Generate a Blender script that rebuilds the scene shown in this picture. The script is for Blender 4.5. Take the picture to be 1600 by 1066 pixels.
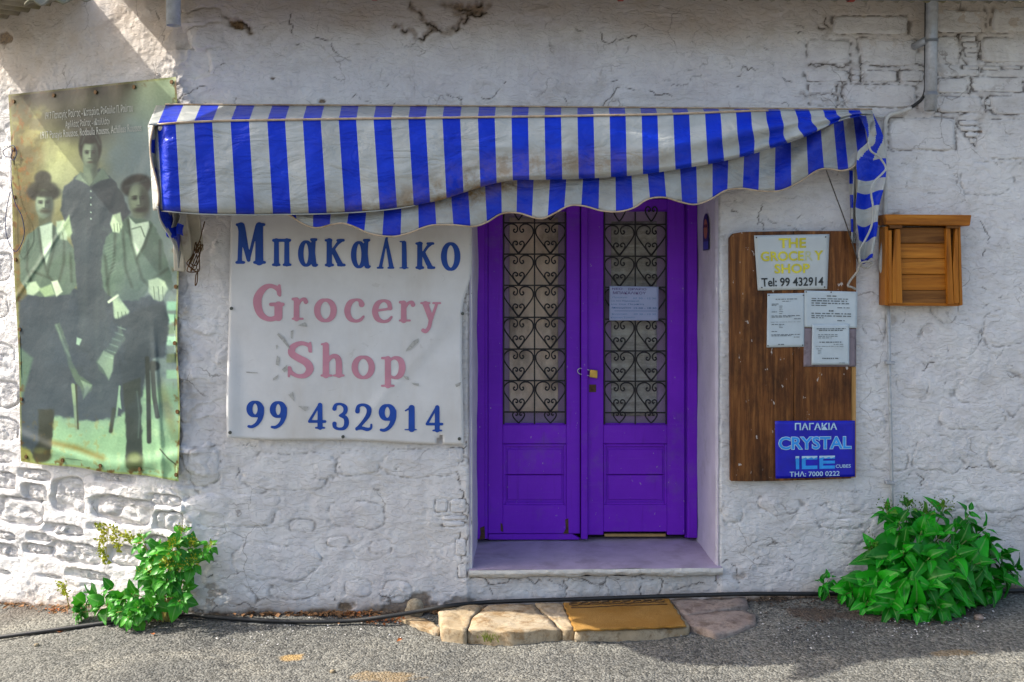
import bpy, bmesh, math, random
import numpy as np
from mathutils import Vector, Matrix
from mathutils.geometry import tessellate_polygon
random.seed(7); rng = np.random.default_rng(7)
SC = bpy.context.scene; COL = SC.collection
for o in list(bpy.data.objects): bpy.data.objects.remove(o)

# ------------------------------------------------------------------ camera, sky, sun, exposure
YAW = math.radians(2.0); FPX = 1555.6; CAMZ = 1.62; CAMD = 5.0; HOR = 436.0
cd = bpy.data.cameras.new('camera'); cam = bpy.data.objects.new('camera', cd); COL.objects.link(cam)
cam.location = (0, -CAMD, CAMZ); cam.rotation_euler = (math.pi/2, 0, -YAW)
cd.sensor_width = 36; cd.lens = FPX/1600*36; cd.shift_y = -(533-HOR)/1600
cd.clip_start = .05; cd.clip_end = 2000; SC.camera = cam
SUN_EL = math.radians(41); SUN_PHI = math.radians(7.0)
w = bpy.data.worlds.new('World'); SC.world = w; w.use_nodes = True
nt = w.node_tree; nt.nodes.clear()
sk = nt.nodes.new('ShaderNodeTexSky'); sk.sky_type = 'NISHITA'; sk.sun_disc = False
sk.sun_elevation = SUN_EL; sk.sun_rotation = math.radians(270)+SUN_PHI
sk.air_density = 1.0; sk.dust_density = 4.0; sk.ozone_density = .35
bg = nt.nodes.new('ShaderNodeBackground'); bg.inputs[1].default_value = .135
wo = nt.nodes.new('ShaderNodeOutputWorld')
nt.links.new(sk.outputs[0], bg.inputs[0]); nt.links.new(bg.outputs[0], wo.inputs[0])
sl = bpy.data.lights.new('sun', 'SUN'); sl.energy = 3.3; sl.angle = math.radians(.5); sl.color = (1, .95, .86)
so = bpy.data.objects.new('sun', sl); COL.objects.link(so); so.location = (-6, 1, 8)
sdir = Vector((math.cos(SUN_EL)*math.cos(SUN_PHI), -math.cos(SUN_EL)*math.sin(SUN_PHI), -math.sin(SUN_EL)))
so.rotation_euler = sdir.to_track_quat('-Z', 'Y').to_euler()
SC.view_settings.view_transform = 'Standard'; SC.view_settings.look = 'None'
SC.view_settings.exposure = 1.2; SC.view_settings.gamma = 1
SC.view_settings.use_curve_mapping = False
SC.cycles.max_bounces = 6

# ------------------------------------------------------------------ photo pixel -> point in the place
def ray(px, py):
    a = (px-800)/FPX
    return np.array([math.sin(YAW)+a*math.cos(YAW), math.cos(YAW)-a*math.sin(YAW), (HOR-py)/FPX])
CAM = np.array([0, -CAMD, CAMZ])
def P(px, py, y=0.0):
    d = ray(px, py); t = (y+CAMD)/d[1]; return CAM+t*d
def Pz(px, py, z):
    d = ray(px, py); t = (z-CAMZ)/d[2]; return CAM+t*d
CX = P(287, 900)[0]; LD = np.array([-.885, .4656]); LN = np.array([-.4656, -.885])
def Pl(px, py, off=0.0):                       # on the side wall, off metres in front of it
    d = ray(px, py); o = np.array([CX, 0])+LN*off
    den = d[0]*LN[0]+d[1]*LN[1]
    t = ((o[0]-CAM[0])*LN[0]+(o[1]-CAM[1])*LN[1])/den
    return CAM+t*d
def WS(px, py):                                # pixel -> (s, z) of the unrolled wall
    p = P(px, py)
    if p[0] > CX: return p[0]-CX, p[2]
    p = Pl(px, py); return -math.hypot(p[0]-CX, p[1]), p[2]
RC = .07
def wall_xy(s):                                # plan of the wall with its rounded corner
    s = np.asarray(s, float)
    x = np.where(s > 0, CX+s, CX-LD[0]*s); y = np.where(s > 0, 0*s, -LD[1]*s)
    nx = np.where(s > 0, 0*s, LN[0]+0*s); ny = np.where(s > 0, -1+0*s, LN[1]+0*s)
    t = np.clip((s+RC)/(2*RC), 0, 1); m = np.abs(s) < RC
    ax, ay = CX+LD[0]*RC, LD[1]*RC
    bx = (1-t)**2*ax+2*t*(1-t)*CX+t*t*(CX+RC); by = (1-t)**2*ay
    x = np.where(m, bx, x); y = np.where(m, by, y)
    qx = (1-t)*LN[0]; qy = (1-t)*LN[1]-t; l = np.hypot(qx, qy)
    nx = np.where(m, qx/l, nx); ny = np.where(m, qy/l, ny)
    return x, y, nx, ny
def W(s, z, off=0.0):
    x, y, nx, ny = wall_xy(s); return np.array([x+nx*off, y+ny*off, z+0*x])
def road_z(x, y):
    x = np.asarray(x, float)
    k = .06; up = k*np.log1p(np.exp(np.clip((x-.1)/k, -40, 40)))
    dn = k*np.log1p(np.exp(np.clip((-1.5-x)/k, -40, 40)))
    up = np.minimum(up, 12); dn = np.minimum(dn, 3)
    return -.045+.035*up-.125*dn
def G(px, py, h=0.0):                          # pixel -> point h above the road
    z = 0
    for _ in range(12):
        p = Pz(px, py, z); z = float(road_z(p[0], p[1]))+h
    return p

# ------------------------------------------------------------------ noise
_perm = rng.permutation(512); _g = rng.uniform(0, 2*math.pi, 512); _gx = np.cos(_g); _gy = np.sin(_g)
def pn(x, y, seed=0):
    x = np.asarray(x, float)+seed*17.31; y = np.asarray(y, float)+seed*9.73
    xi = np.floor(x).astype(int); yi = np.floor(y).astype(int); fx = x-xi; fy = y-yi
    u = fx*fx*fx*(fx*(fx*6-15)+10); v = fy*fy*fy*(fy*(fy*6-15)+10)
    def g(i, j):
        h = _perm[(_perm[(xi+i) & 511]+yi+j) & 511]
        return _gx[h]*(fx-i)+_gy[h]*(fy-j)
    a = g(0, 0)*(1-u)+g(1, 0)*u; b = g(0, 1)*(1-u)+g(1, 1)*u
    return (a*(1-v)+b*v)*1.4
def fbm(x, y, o=4, seed=0, gain=.5):
    r = 0; a = 1; f = 1
    for i in range(o):
        r = r+a*pn(x*f, y*f, seed+i); a *= gain; f *= 2.03
    return r
def sst(a, b, x):
    t = np.clip((x-a)/(b-a), 0, 1); return t*t*(3-2*t)

# ------------------------------------------------------------------ objects
LOC = {}
def mk(name, V, F, mat, parent=None, smooth=False, midx=None, base=False):
    V = np.asarray(V, float)
    lo = V.min(0); hi = V.max(0); c = (lo+hi)/2
    if base: c[2] = lo[2]
    me = bpy.data.meshes.new(name)
    if isinstance(F, np.ndarray):
        n, k = F.shape
        me.vertices.add(len(V)); me.vertices.foreach_set('co', (V-c).ravel())
        me.loops.add(n*k); me.loops.foreach_set('vertex_index', F.ravel().astype(np.int32))
        me.polygons.add(n); me.polygons.foreach_set('loop_start', np.arange(0, n*k, k, dtype=np.int32))
        me.update(calc_edges=True)
    else:
        me.from_pydata([tuple(v) for v in V-c], [], [tuple(int(i) for i in f) for f in F]); me.update()
    for m in (mat if isinstance(mat, (list, tuple)) else [mat]): me.materials.append(m)
    if midx is not None: me.polygons.foreach_set('material_index', np.asarray(midx, np.int32))
    if smooth: me.polygons.foreach_set('use_smooth', np.ones(len(me.polygons), bool))
    o = bpy.data.objects.new(name, me); COL.objects.link(o)
    place(o, c, parent); return o
def place(o, c, parent=None):
    c = np.asarray(c, float); LOC[o.name] = c
    if parent is not None:
        o.parent = parent; o.location = c-LOC[parent.name]
    else: o.location = c
def empty(name, loc):
    o = bpy.data.objects.new(name, None); COL.objects.link(o); place(o, loc); o.empty_display_size = .1; return o
def tag(o, label=None, cat=None, group=None, kind=None):
    if label: o['label'] = label
    if cat: o['category'] = cat
    if group: o['group'] = group
    if kind: o['kind'] = kind
    return o
class MB:                                      # gathers shapes for one mesh
    def __init__(s): s.V = []; s.F = []; s.M = []
    def add(s, V, F, m=0):
        b = len(s.V); s.V += [tuple(v) for v in V]; s.F += [tuple(int(i)+b for i in f) for f in F]; s.M += [m]*len(F); return s
    def make(s, name, mat, parent=None, smooth=False): return mk(name, s.V, s.F, mat, parent, smooth, s.M)
def box(x0, x1, y0, y1, z0, z1, bev=0.0):
    V = [(x, y, z) for x in (x0, x1) for y in (y0, y1) for z in (z0, z1)]
    F = [(0, 1, 3, 2), (4, 6, 7, 5), (0, 4, 5, 1), (2, 3, 7, 6), (0, 2, 6, 4), (1, 5, 7, 3)]
    return bevel(V, F, bev) if bev else (V, F)
def bevel(V, F, bev, seg=1):
    bm = bmesh.new(); vs = [bm.verts.new(v) for v in V]
    for f in F:
        try: bm.faces.new([vs[i] for i in f])
        except ValueError: pass
    bmesh.ops.recalc_face_normals(bm, faces=bm.faces)
    bmesh.ops.bevel(bm, geom=[e for e in bm.edges if e.calc_face_angle(0) > .4], offset=bev, segments=seg, affect='EDGES', profile=.6, clamp_overlap=True)
    bm.verts.index_update(); r = [v.co[:] for v in bm.verts], [[v.index for v in f.verts] for f in bm.faces]; bm.free(); return r
def prism(front, back, bev=0.0):               # two matching rings of points
    n = len(front); V = list(map(tuple, front))+list(map(tuple, back))
    F = [tuple(range(n)), tuple(range(2*n-1, n-1, -1))]+[(i, i+n, (i+1) % n+n, (i+1) % n) for i in range(n)]
    return bevel(V, F, bev) if bev else (V, F)
def plate(pts, y, th, bev=0.0):                # outline in photo pixels on plane y, th thick to the back
    f = [P(a, b, y) for a, b in pts]; return prism(f, [p+np.array([0, th, 0]) for p in f], bev)
def rect(a0, a1, b0, b1): return [(a0, b0), (a1, b0), (a1, b1), (a0, b1)]
def crom(pts, n=8):
    p = [np.asarray(q, float) for q in pts]; p = [2*p[0]-p[1]]+p+[2*p[-1]-p[-2]]; r = []
    for i in range(1, len(p)-2):
        for t in np.linspace(0, 1, n, endpoint=False):
            r.append(.5*((2*p[i])+(-p[i-1]+p[i+1])*t+(2*p[i-1]-5*p[i]+4*p[i+1]-p[i+2])*t*t+(-p[i-1]+3*p[i]-3*p[i+1]+p[i+2])*t**3))
    r.append(p[-2]); return r
def tube(pts, r, seg=8, up=(0.3, .2, .93), caps=True):
    pts = [np.asarray(p, float) for p in pts]; n = len(pts); V = []; F = []
    rr = r if hasattr(r, '__len__') else [r]*n
    u = None
    for i in range(n):
        t = pts[min(i+1, n-1)]-pts[max(i-1, 0)]; t = t/(np.linalg.norm(t)+1e-12)
        if u is None:
            u = np.cross(t, up); u = u if np.linalg.norm(u) > .1 else np.cross(t, (1, 0, 0))
        u = u-t*np.dot(u, t); u = u/np.linalg.norm(u); v = np.cross(t, u)
        for k in range(seg):
            a = 2*math.pi*k/seg; V.append(pts[i]+rr[i]*(u*math.cos(a)+v*math.sin(a)))
    for i in range(n-1):
        for k in range(seg):
            k2 = (k+1) % seg; F.append((i*seg+k, i*seg+k2, (i+1)*seg+k2, (i+1)*seg+k))
    if caps: F += [tuple(range(seg-1, -1, -1)), tuple(range((n-1)*seg, n*seg))]
    return V, F
def sheet(fn, us, vs):
    nu, nv = len(us), len(vs)
    V = [fn(u, v) for v in vs for u in us]
    F = [(j*nu+i, j*nu+i+1, (j+1)*nu+i+1, (j+1)*nu+i) for j in range(nv-1) for i in range(nu-1)]
    return V, F
def thick(V, F, off):                          # closed sheet: copy moved by off, rim walls
    n = len(V); V2 = list(map(np.asarray, V)); V2 = V2+[v+np.asarray(off) for v in V2]
    cnt = {}
    for f in F:
        for a, b in zip(f, f[1:]+f[:1]): cnt[(a, b)] = 1
    R = [(b, a, a+n, b+n) for (a, b) in cnt if (b, a) not in cnt]
    return V2, list(F)+[tuple(i+n for i in reversed(f)) for f in F]+R

# ------------------------------------------------------------------ materials
def lin(c):
    return tuple((v/255/12.92 if v/255 <= .04045 else ((v/255+.055)/1.055)**2.4) for v in c)
class NM:
    def __init__(s, name, rough=.7, spec=.3):
        s.m = bpy.data.materials.new(name); s.m.use_nodes = True; s.t = s.m.node_tree; s.b = s.t.nodes['Principled BSDF']
        s.b.inputs['Roughness'].default_value = rough; s.b.inputs['Specular IOR Level'].default_value = spec
        s.pos = s.n('NewGeometry').outputs['Position']
    def n(s, k, **kw):
        x = s.t.nodes.new('ShaderNode'+k)
        for a, b in kw.items(): setattr(x, a, b)
        return x
    def l(s, a, b): s.t.links.new(a, b)
    def co(s, sc=(1, 1, 1), warp=0):
        m = s.n('Mapping'); m.inputs['Scale'].default_value = sc; s.l(s.pos, m.inputs[0]); return m.outputs[0]
    def noise(s, scale, detail=4, rough=.55, sc=(1, 1, 1), dist=0):
        x = s.n('TexNoise'); x.inputs['Scale'].default_value = scale; x.inputs['Detail'].default_value = detail
        x.inputs['Roughness'].default_value = rough; x.inputs['Distortion'].default_value = dist; s.l(s.co(sc), x.inputs['Vector']); return x.outputs[0]
    def voro(s, scale, feature='F1', sc=(1, 1, 1), rnd=1):
        x = s.n('TexVoronoi', feature=feature); x.inputs['Scale'].default_value = scale; x.inputs['Randomness'].default_value = rnd
        s.l(s.co(sc), x.inputs['Vector']); return x
    def ramp(s, v, stops):
        r = s.n('ValToRGB'); e = r.color_ramp.elements
        while len(e) < len(stops): e.new(.5)
        for k, (p, c) in enumerate(stops):
            e[k].position = p; e[k].color = (*c, 1) if hasattr(c, '__len__') else (c, c, c, 1)
        s.l(v, r.inputs[0]); return r.outputs[0]
    def mix(s, f, a, b, mode='MIX'):
        x = s.n('Mix', data_type='RGBA', blend_type=mode)
        for sock, v in ((x.inputs['Factor'], f), (x.inputs[6], a), (x.inputs[7], b)):
            if hasattr(v, 'is_output'): s.l(v, sock)
            elif hasattr(v, '__len__'): sock.default_value = (*v, 1)
            elif sock.type == 'RGBA': sock.default_value = (v, v, v, 1)
            else: sock.default_value = v
        return x.outputs[2]
    def math(s, op, a, b=0.0, clamp=False):
        x = s.n('Math', operation=op, use_clamp=clamp)
        for i, v in enumerate((a, b)):
            if hasattr(v, 'is_output'): s.l(v, x.inputs[i])
            else: x.inputs[i].default_value = v
        return x.outputs[0]
    def attr(s, name): x = s.n('Attribute', attribute_name=name); return x.outputs['Fac'], x.outputs['Color']
    def col(s, c):
        if hasattr(c, 'is_output'): s.l(c, s.b.inputs['Base Color'])
        else: s.b.inputs['Base Color'].default_value = (*c, 1)
    def bump(s, h, dist=.002, strength=1, prev=None):
        x = s.n('Bump'); x.inputs['Distance'].default_value = dist; x.inputs['Strength'].default_value = strength; s.l(h, x.inputs['Height'])
        if prev is not None: s.l(prev, x.inputs['Normal'])
        s.l(x.outputs[0], s.b.inputs['Normal']); return x.outputs[0]
def simple(name, c, rough=.6, var=.15, scale=20, bump=0, bscale=60, spec=.3, metal=0, dirt=None, dscale=3, sc=(1, 1, 1), cover=.5):
    m = NM(name, rough, spec); m.b.inputs['Metallic'].default_value = metal
    c = np.array(c); f = m.noise(scale, 4, .6, sc)
    cc = m.mix(m.ramp(f, [(.3, 0), (.7, 1)]), tuple(c*(1-var)), tuple(np.minimum(c*(1+var), 1)))
    if dirt is not None:
        cc = m.mix(m.math('MULTIPLY', m.ramp(m.noise(dscale, 6, .65, sc), [(cover, 0), (cover+.16, 1)]), .8), cc, dirt)
    m.col(cc)
    if bump: m.bump(m.noise(bscale, 5, .6, sc), bump)
    return m.m
def woodmat(name, c0, c1, c2, axis='z', rough=.6, scale=1.0, flecks=0, spec=.25, blot=0):
    m = NM(name, rough, spec)
    sc = {'z': (38, 38, 2.2), 'x': (2.2, 38, 38)}[axis]; sc = tuple(v*scale for v in sc)
    a = m.noise(1, 6, .7, sc, .6); b = m.noise(2.3, 4, .6, tuple(v*.35 for v in sc), 1.2)
    cc = m.ramp(m.math('ADD', m.math('MULTIPLY', a, .6), m.math('MULTIPLY', b, .4)), [(.32, c0), (.5, c1), (.68, c2)])
    if blot: cc = m.mix(m.math('MULTIPLY', m.ramp(m.noise(4.5, 7, .72, (1.3, 1.3, .6)), [(.46, 0), (.66, 1)]), blot), cc, tuple(v*.45 for v in c0))
    if flecks:
        fl = m.ramp(m.noise(34, 3, .6, (1, 1, .55)), [(.675, 0), (.70, 1)])
        cc = m.mix(m.math('MULTIPLY', fl, flecks), cc, (.5, .45, .4))
    worn = m.ramp(m.noise(1.6, 6, .7, tuple(v*.22 for v in sc), .8), [(.56, 0), (.70, 1)]); cc = m.mix(m.math('MULTIPLY', worn, .45), cc, tuple(min(1, v*1.6) for v in c2))
    m.col(cc); m.bump(a, .004); return m.m

def whitewash(name, rough=1.0):
    m = NM(name, .88, .15)
    crack, _ = m.attr('crack'); stain, _ = m.attr('stain'); bare, _ = m.attr('bare')
    big = m.noise(1.7, 6, .62); fine = m.noise(9, 6, .65); grit = m.noise(55, 4, .6)
    c = m.mix(m.ramp(big, [(.32, 0), (.66, 1)]), (.60, .575, .575), (.735, .72, .705))
    c = m.mix(m.math('MULTIPLY', m.ramp(fine, [(.46, 0), (.68, 1)]), .55), c, (.80, .79, .765))
    c = m.mix(m.math('MULTIPLY', m.ramp(m.noise(3.1, 8, .7, (1, 1, 1.6), .8), [(.54, 0), (.68, 1)]), .55), c, (.50, .47, .425))
    vs = m.noise(6, 5, .7, (1.6, 1.6, .16))                                   # rain runs
    c = m.mix(m.math('MULTIPLY', m.ramp(vs, [(.55, 0), (.75, 1)]), .35), c, (.47, .45, .44))
    st = m.math('MULTIPLY', stain, m.ramp(fine, [(.25, .35), (.7, 1)]))
    c = m.mix(st, c, (.52, .43, .35))
    c = m.mix(m.math('MULTIPLY', m.ramp(m.noise(75, 3, .7, (1, 1, 1.9)), [(.665, 0), (.72, 1)]), .55), c, (.22, .185, .15))
    brown = m.mix(m.ramp(grit, [(.35, 0), (.65, 1)]), (.10, .065, .04), (.30, .20, .11))
    wv = m.n('VectorMath', operation='ADD'); wn = m.n('TexNoise'); wn.inputs['Scale'].default_value = 7; wn.inputs['Detail'].default_value = 5; m.l(m.pos, wn.inputs['Vector'])
    ws = m.n('VectorMath', operation='SCALE'); ws.inputs['Scale'].default_value = .16; m.l(wn.outputs['Color'], ws.inputs[0]); m.l(m.pos, wv.inputs[0]); m.l(ws.outputs[0], wv.inputs[1])
    hv = m.n('TexVoronoi', feature='DISTANCE_TO_EDGE'); hv.inputs['Scale'].default_value = 4.2; m.l(wv.outputs[0], hv.inputs['Vector'])
    hair = m.math('MULTIPLY', m.ramp(hv.outputs['Distance'], [(.004, 1), (.013, 0)]), m.ramp(m.noise(2.3, 5, .7), [(.50, 0), (.60, 1)]))
    c = m.mix(m.math('MULTIPLY', hair, .55), c, (.16, .13, .105))
    c = m.mix(bare, c, brown)
    c = m.mix(crack, c, (.055, .042, .03))
    m.col(c)
    n1 = m.bump(m.noise(21, 8, .66, (1, 1, 1.25), .7), rough*.0045)
    n2 = m.bump(m.noise(130, 4, .65), .0016*rough, 1, n1)
    m.bump(m.ramp(m.noise(13, 3, .5, (1, 1, 2.2), 1.6), [(.49, 0), (.53, 1)]), .0016, 1, n2)
    return m.m
M = {}
M['wall'] = whitewash('whitewash'); M['stone'] = whitewash('whitewashed_rough_stone', 3.6)
M['reveal'] = simple('reveal_paint', (.56, .53, .62), .8, .10, 5, .003, 40, dirt=(.38, .36, .40), dscale=7, cover=.58)
def asphalt():
    m = NM('asphalt', .9, .2)
    big = m.noise(1.1, 6, .6); v = m.voro(95); g = m.noise(260, 3, .7)
    c = m.mix(m.ramp(big, [(.35, 0), (.65, 1)]), (.105, .105, .098), (.19, .185, .162))
    c = m.mix(m.math('MULTIPLY', m.ramp(m.noise(2.6, 6, .68, (1, 1.7, 1)), [(.55, 0), (.7, 1)]), .6), c, (.26, .245, .205))
    stone = m.ramp(v.outputs['Color'], [(.2, .55), (.8, 1.5)])
    c = m.mix(1, c, stone, 'MULTIPLY')
    c = m.mix(m.ramp(g, [(.66, 0), (.74, .7)]), c, (.42, .41, .39))
    c = m.mix(m.ramp(g, [(.30, .95), (.40, 0)]), c, (.022, .022, .022))
    st, _ = m.attr('ochre'); c = m.mix(m.math('MULTIPLY', st, .8), c, (.42, .27, .10))
    di, _ = m.attr('soil'); c = m.mix(di, c, m.mix(m.ramp(g, [(.35, 0), (.65, 1)]), (.045, .035, .028), (.17, .13, .10)))
    m.col(c)
    n = m.bump(m.math('SUBTRACT', 1, m.ramp(v.outputs['Distance'], [(0, 0), (.75, 1)])), .006)
    m.bump(g, .003, 1, n)
    return m.m
M['road'] = asphalt()
PURPLE = (.135, .028, .52)
def purple():
    m = NM('purple_paint', .5, .22)
    g = m.noise(1, 6, .65, (45, 45, 3)); b = m.noise(2.2, 5, .6)
    c = m.mix(m.ramp(b, [(.3, 0), (.7, 1)]), (.15, .012, .49), (.215, .022, .64))
    c = m.mix(m.math('MULTIPLY', m.ramp(g, [(.58, 0), (.72, 1)]), .35), c, (.075, .008, .27))
    chip = m.ramp(m.noise(38, 4, .7, (1.5, 1.5, .8)), [(.69, 0), (.71, 1)])
    gp = m.ramp(m.noise(1, 6, .7, (4, 40, 60), .5), [(.56, 0), (.70, 1)]); c = m.mix(m.math('MULTIPLY', gp, .30), c, (.21, .06, .55)); c = m.mix(m.math('MULTIPLY', m.ramp(m.noise(5, 7, .7), [(.56, 0), (.68, 1)]), .22), c, (.16, .13, .22))
    c = m.mix(m.math('MULTIPLY', chip, .8), c, (.45, .40, .44))
    m.col(c); n = m.bump(g, .0012); m.bump(m.noise(160, 3, .6), .0005, 1, n); return m.m
M['purple'] = purple()
M['iron'] = simple('black_iron', (.012, .011, .012), .5, .3, 60, .0006, 200, spec=.4)
M['galv'] = simple('galvanised_steel', (.40, .42, .45), .42, .18, 30, .0005, 80, metal=.3, dirt=(.22, .20, .18), dscale=14, cover=.56)
M['gutter'] = simple('weathered_zinc', (.20, .22, .24), .55, .2, 14, .0008, 60, metal=.5)
M['rubber'] = simple('black_rubber', (.018, .018, .018), .5, .3, 40, .0004, 90, spec=.45)
M['whitecable'] = simple('whitened_cable', (.52, .51, .48), .7, .15, 30, .0006, 80, dirt=(.25, .22, .18), dscale=22, cover=.6)
# ------------------------------------------------------------------ road: one sheet, fine near the wall
def axis(lo, hi, step, far, n=14):
    f = np.arange(lo, hi+step/2, step); g = np.geomspace(step*2, far, n)
    return np.concatenate([(lo-g)[::-1], f, hi+g])
xs = axis(-3.0, 2.9, .011, 220); ys = np.concatenate([-1.35-np.geomspace(.02, 260, 14)[::-1], np.arange(-1.35, .16, .011), [.5, 2, 8, 30, 90, 260]])
XX, YY = np.meshgrid(xs, ys)
near = np.exp(-np.maximum(0, np.maximum(np.abs(XX)-3.2, -YY-1.6))*1.2)
ZZ = road_z(XX, YY)+near*(.010*fbm(XX*1.6, YY*1.9, 4, 3)+.0035*fbm(XX*11, YY*11, 3, 5)+.0026*fbm(XX*52, YY*52, 2, 6))
ZZ -= near*.03*sst(-.07, .05, YY)*(XX > -1.4)
def blob(px, py, rx, ry, seed):
    c = G(px, py); d = np.hypot((XX-c[0])/rx, (YY-c[1])/ry)+.28*fbm(XX*16, YY*16, 3, seed); return sst(1.05, .75, d)
och = np.maximum.reduce([blob(455, 1026, .055, .05, 11), .45*blob(600, 1058, .16, .06, 13), .4*blob(1490, 1020, .12, .035, 14)])
dist_wall = np.where(XX > CX, -YY, (XX-CX)*LN[0]+YY*LN[1])
soil = np.maximum.reduce([.95*blob(1270, 962, .13, .11, 15), .9*blob(1420, 960, .42, .10, 16), .8*blob(540, 960, .22, .05, 17), .7*blob(240, 965, .3, .07, 18)])
soil = np.maximum(soil, .75*sst(.10, .0, dist_wall+.05*fbm(XX*7, YY*7, 3, 19)))
ZZ += near*soil*.006*(1+fbm(XX*24, YY*24, 3, 21))
nx_, ny_ = len(xs), len(ys); I = np.arange(nx_*ny_).reshape(ny_, nx_)
F = np.stack([I[:-1, :-1], I[:-1, 1:], I[1:, 1:], I[1:, :-1]], -1).reshape(-1, 4)
road = mk('road', np.stack([XX, YY, ZZ], -1).reshape(-1, 3), F, M['road'], smooth=True); tag(road, kind='structure')
for nm, arr in (('ochre', och*near), ('soil', soil*near)):
    a = road.data.attributes.new(nm, 'FLOAT', 'POINT'); a.data.foreach_set('value', arr.ravel().astype(np.float32))

# ------------------------------------------------------------------ the shop building: one unrolled wall skin round the corner
bld = empty('shop_building', (0, .3, 0))
tag(bld, 'whitewashed rubble stone shop building with purple double door and recessed doorway', 'building')
SMIN = -1.34
ss = np.concatenate([np.arange(-3.2, SMIN, .04), np.arange(SMIN, 4.35, .006), np.arange(4.38, 5.6, .04)])
zs = np.concatenate([np.arange(-.62, -.30, .03), np.arange(-.30, 3.0, .006), np.arange(3.02, 3.26, .04)])
S, Z = np.meshgrid(ss, zs)
left = sst(.05, -.04, S)
H = .011*fbm(S*1.25, Z*1.4, 4, 31)+.0026*fbm(S*7, Z*8.5, 4, 33)+left*.006*fbm(S*6, Z*7, 4, 35)
H += .0024*sst(.02, .10, fbm(S*2.6, Z*3.4, 5, 37))-.0022*sst(.12, .17, fbm(S*3.3+.6, Z*5.2, 5, 38, .6))
H += .0013*fbm(S*34, Z*44, 2, 39)
edge = np.exp(-(S/.10)**2); H += edge*(.022*fbm(Z*5, S*6, 4, 41)+.012*np.sign(np.sin(Z*19+2*np.sin(Z*7)))*sst(.0, .4, pn(Z*3, S*0+2, 42)))
def vor(s, z, sx, sz, seed):                   # broken rubble: a height and a tilt for each cell
    x, y = s*sx, z*sz; xi, yi = np.floor(x).astype(int), np.floor(y).astype(int); b1 = np.full(x.shape, 9.); b2 = b1.copy(); v1 = np.zeros(x.shape)
    for i in (-1, 0, 1):
        for j in (-1, 0, 1):
            h = _perm[(_perm[(xi+i+seed) & 511]+yi+j) & 511]; px_, py_ = xi+i+.15+.7*((h*.6180339) % 1), yi+j+.15+.7*((h*.7548777) % 1)
            d = np.maximum(np.abs(x-px_), np.abs(y-py_))*.6+np.hypot(x-px_, y-py_)*.4; hv = ((h*.5698403) % 1)-.5+.5*(x-px_)*(((h*.33) % 1)-.5)+.6*(y-py_)*(((h*.77) % 1)-.5)
            c = d < b1; b2 = np.where(c, b1, np.minimum(b2, d)); v1 = np.where(c, hv, v1); b1 = np.where(c, d, b1)
    return v1, b2-b1
k_ = (ss > -.30) & (ss < .40); Sk, Zk = S[:, k_], Z[:, k_]; wx = .03*fbm(Sk*9, Zk*9, 3, 52)
v_, e_ = vor(Sk+wx, Zk+.03*fbm(Sk*8, Zk*8, 3, 53), 5.5, 9, 3); amt = np.exp(-((Sk-.04)/.13)**2)
H[:, k_] += amt*(.034*v_*sst(0, .12, e_)-.006*sst(.10, .0, e_))
k_ = ss < .02; Sk, Zk = S[:, k_], Z[:, k_]; v_, e_ = vor(Sk+.04*fbm(Sk*6, Zk*6, 3, 54), Zk+.04*fbm(Sk*7, Zk*7, 3, 55), 6, 9, 11)
H[:, k_] += .010*v_*sst(0, .2, e_)*sst(1.2, .5, Zk)*sst(-.0, .3, fbm(Sk*2, Zk*2, 2, 56)+.25)
lowb = sst(.42, .0, Z)*(1-left); H += lowb*(.004*fbm(S*4, Z*5, 4, 43)+.008)
CR = np.zeros_like(H); BA = np.zeros_like(H)
ST = .8*sst(2.78, 2.97, Z+.10*fbm(S*2.2, Z*2, 4, 45))*(S > -.5)
ST = np.maximum(ST, left*.75*sst(2.50, 2.80, Z+.1*fbm(S*2.5, Z*2, 4, 46)))
base_z = road_z(*wall_xy(S)[:2])
ST = np.maximum(ST, .8*sst(.11, .0, Z-base_z+.05*fbm(S*5, Z*5, 4, 47)))
BA = np.maximum(BA, .9*sst(.035, -.005, Z-base_z+.030*fbm(S*8, Z*8, 4, 48)))
def win(s0, s1, z0, z1, pad=.06):
    i0, i1 = np.searchsorted(ss, [s0-pad, s1+pad]); j0, j1 = np.searchsorted(zs, [z0-pad, z1+pad]); return slice(j0, j1), slice(i0, i1)
STONES = []; WOB = {'pit': .15, 'bulge': .26, 'block': .09}
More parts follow.
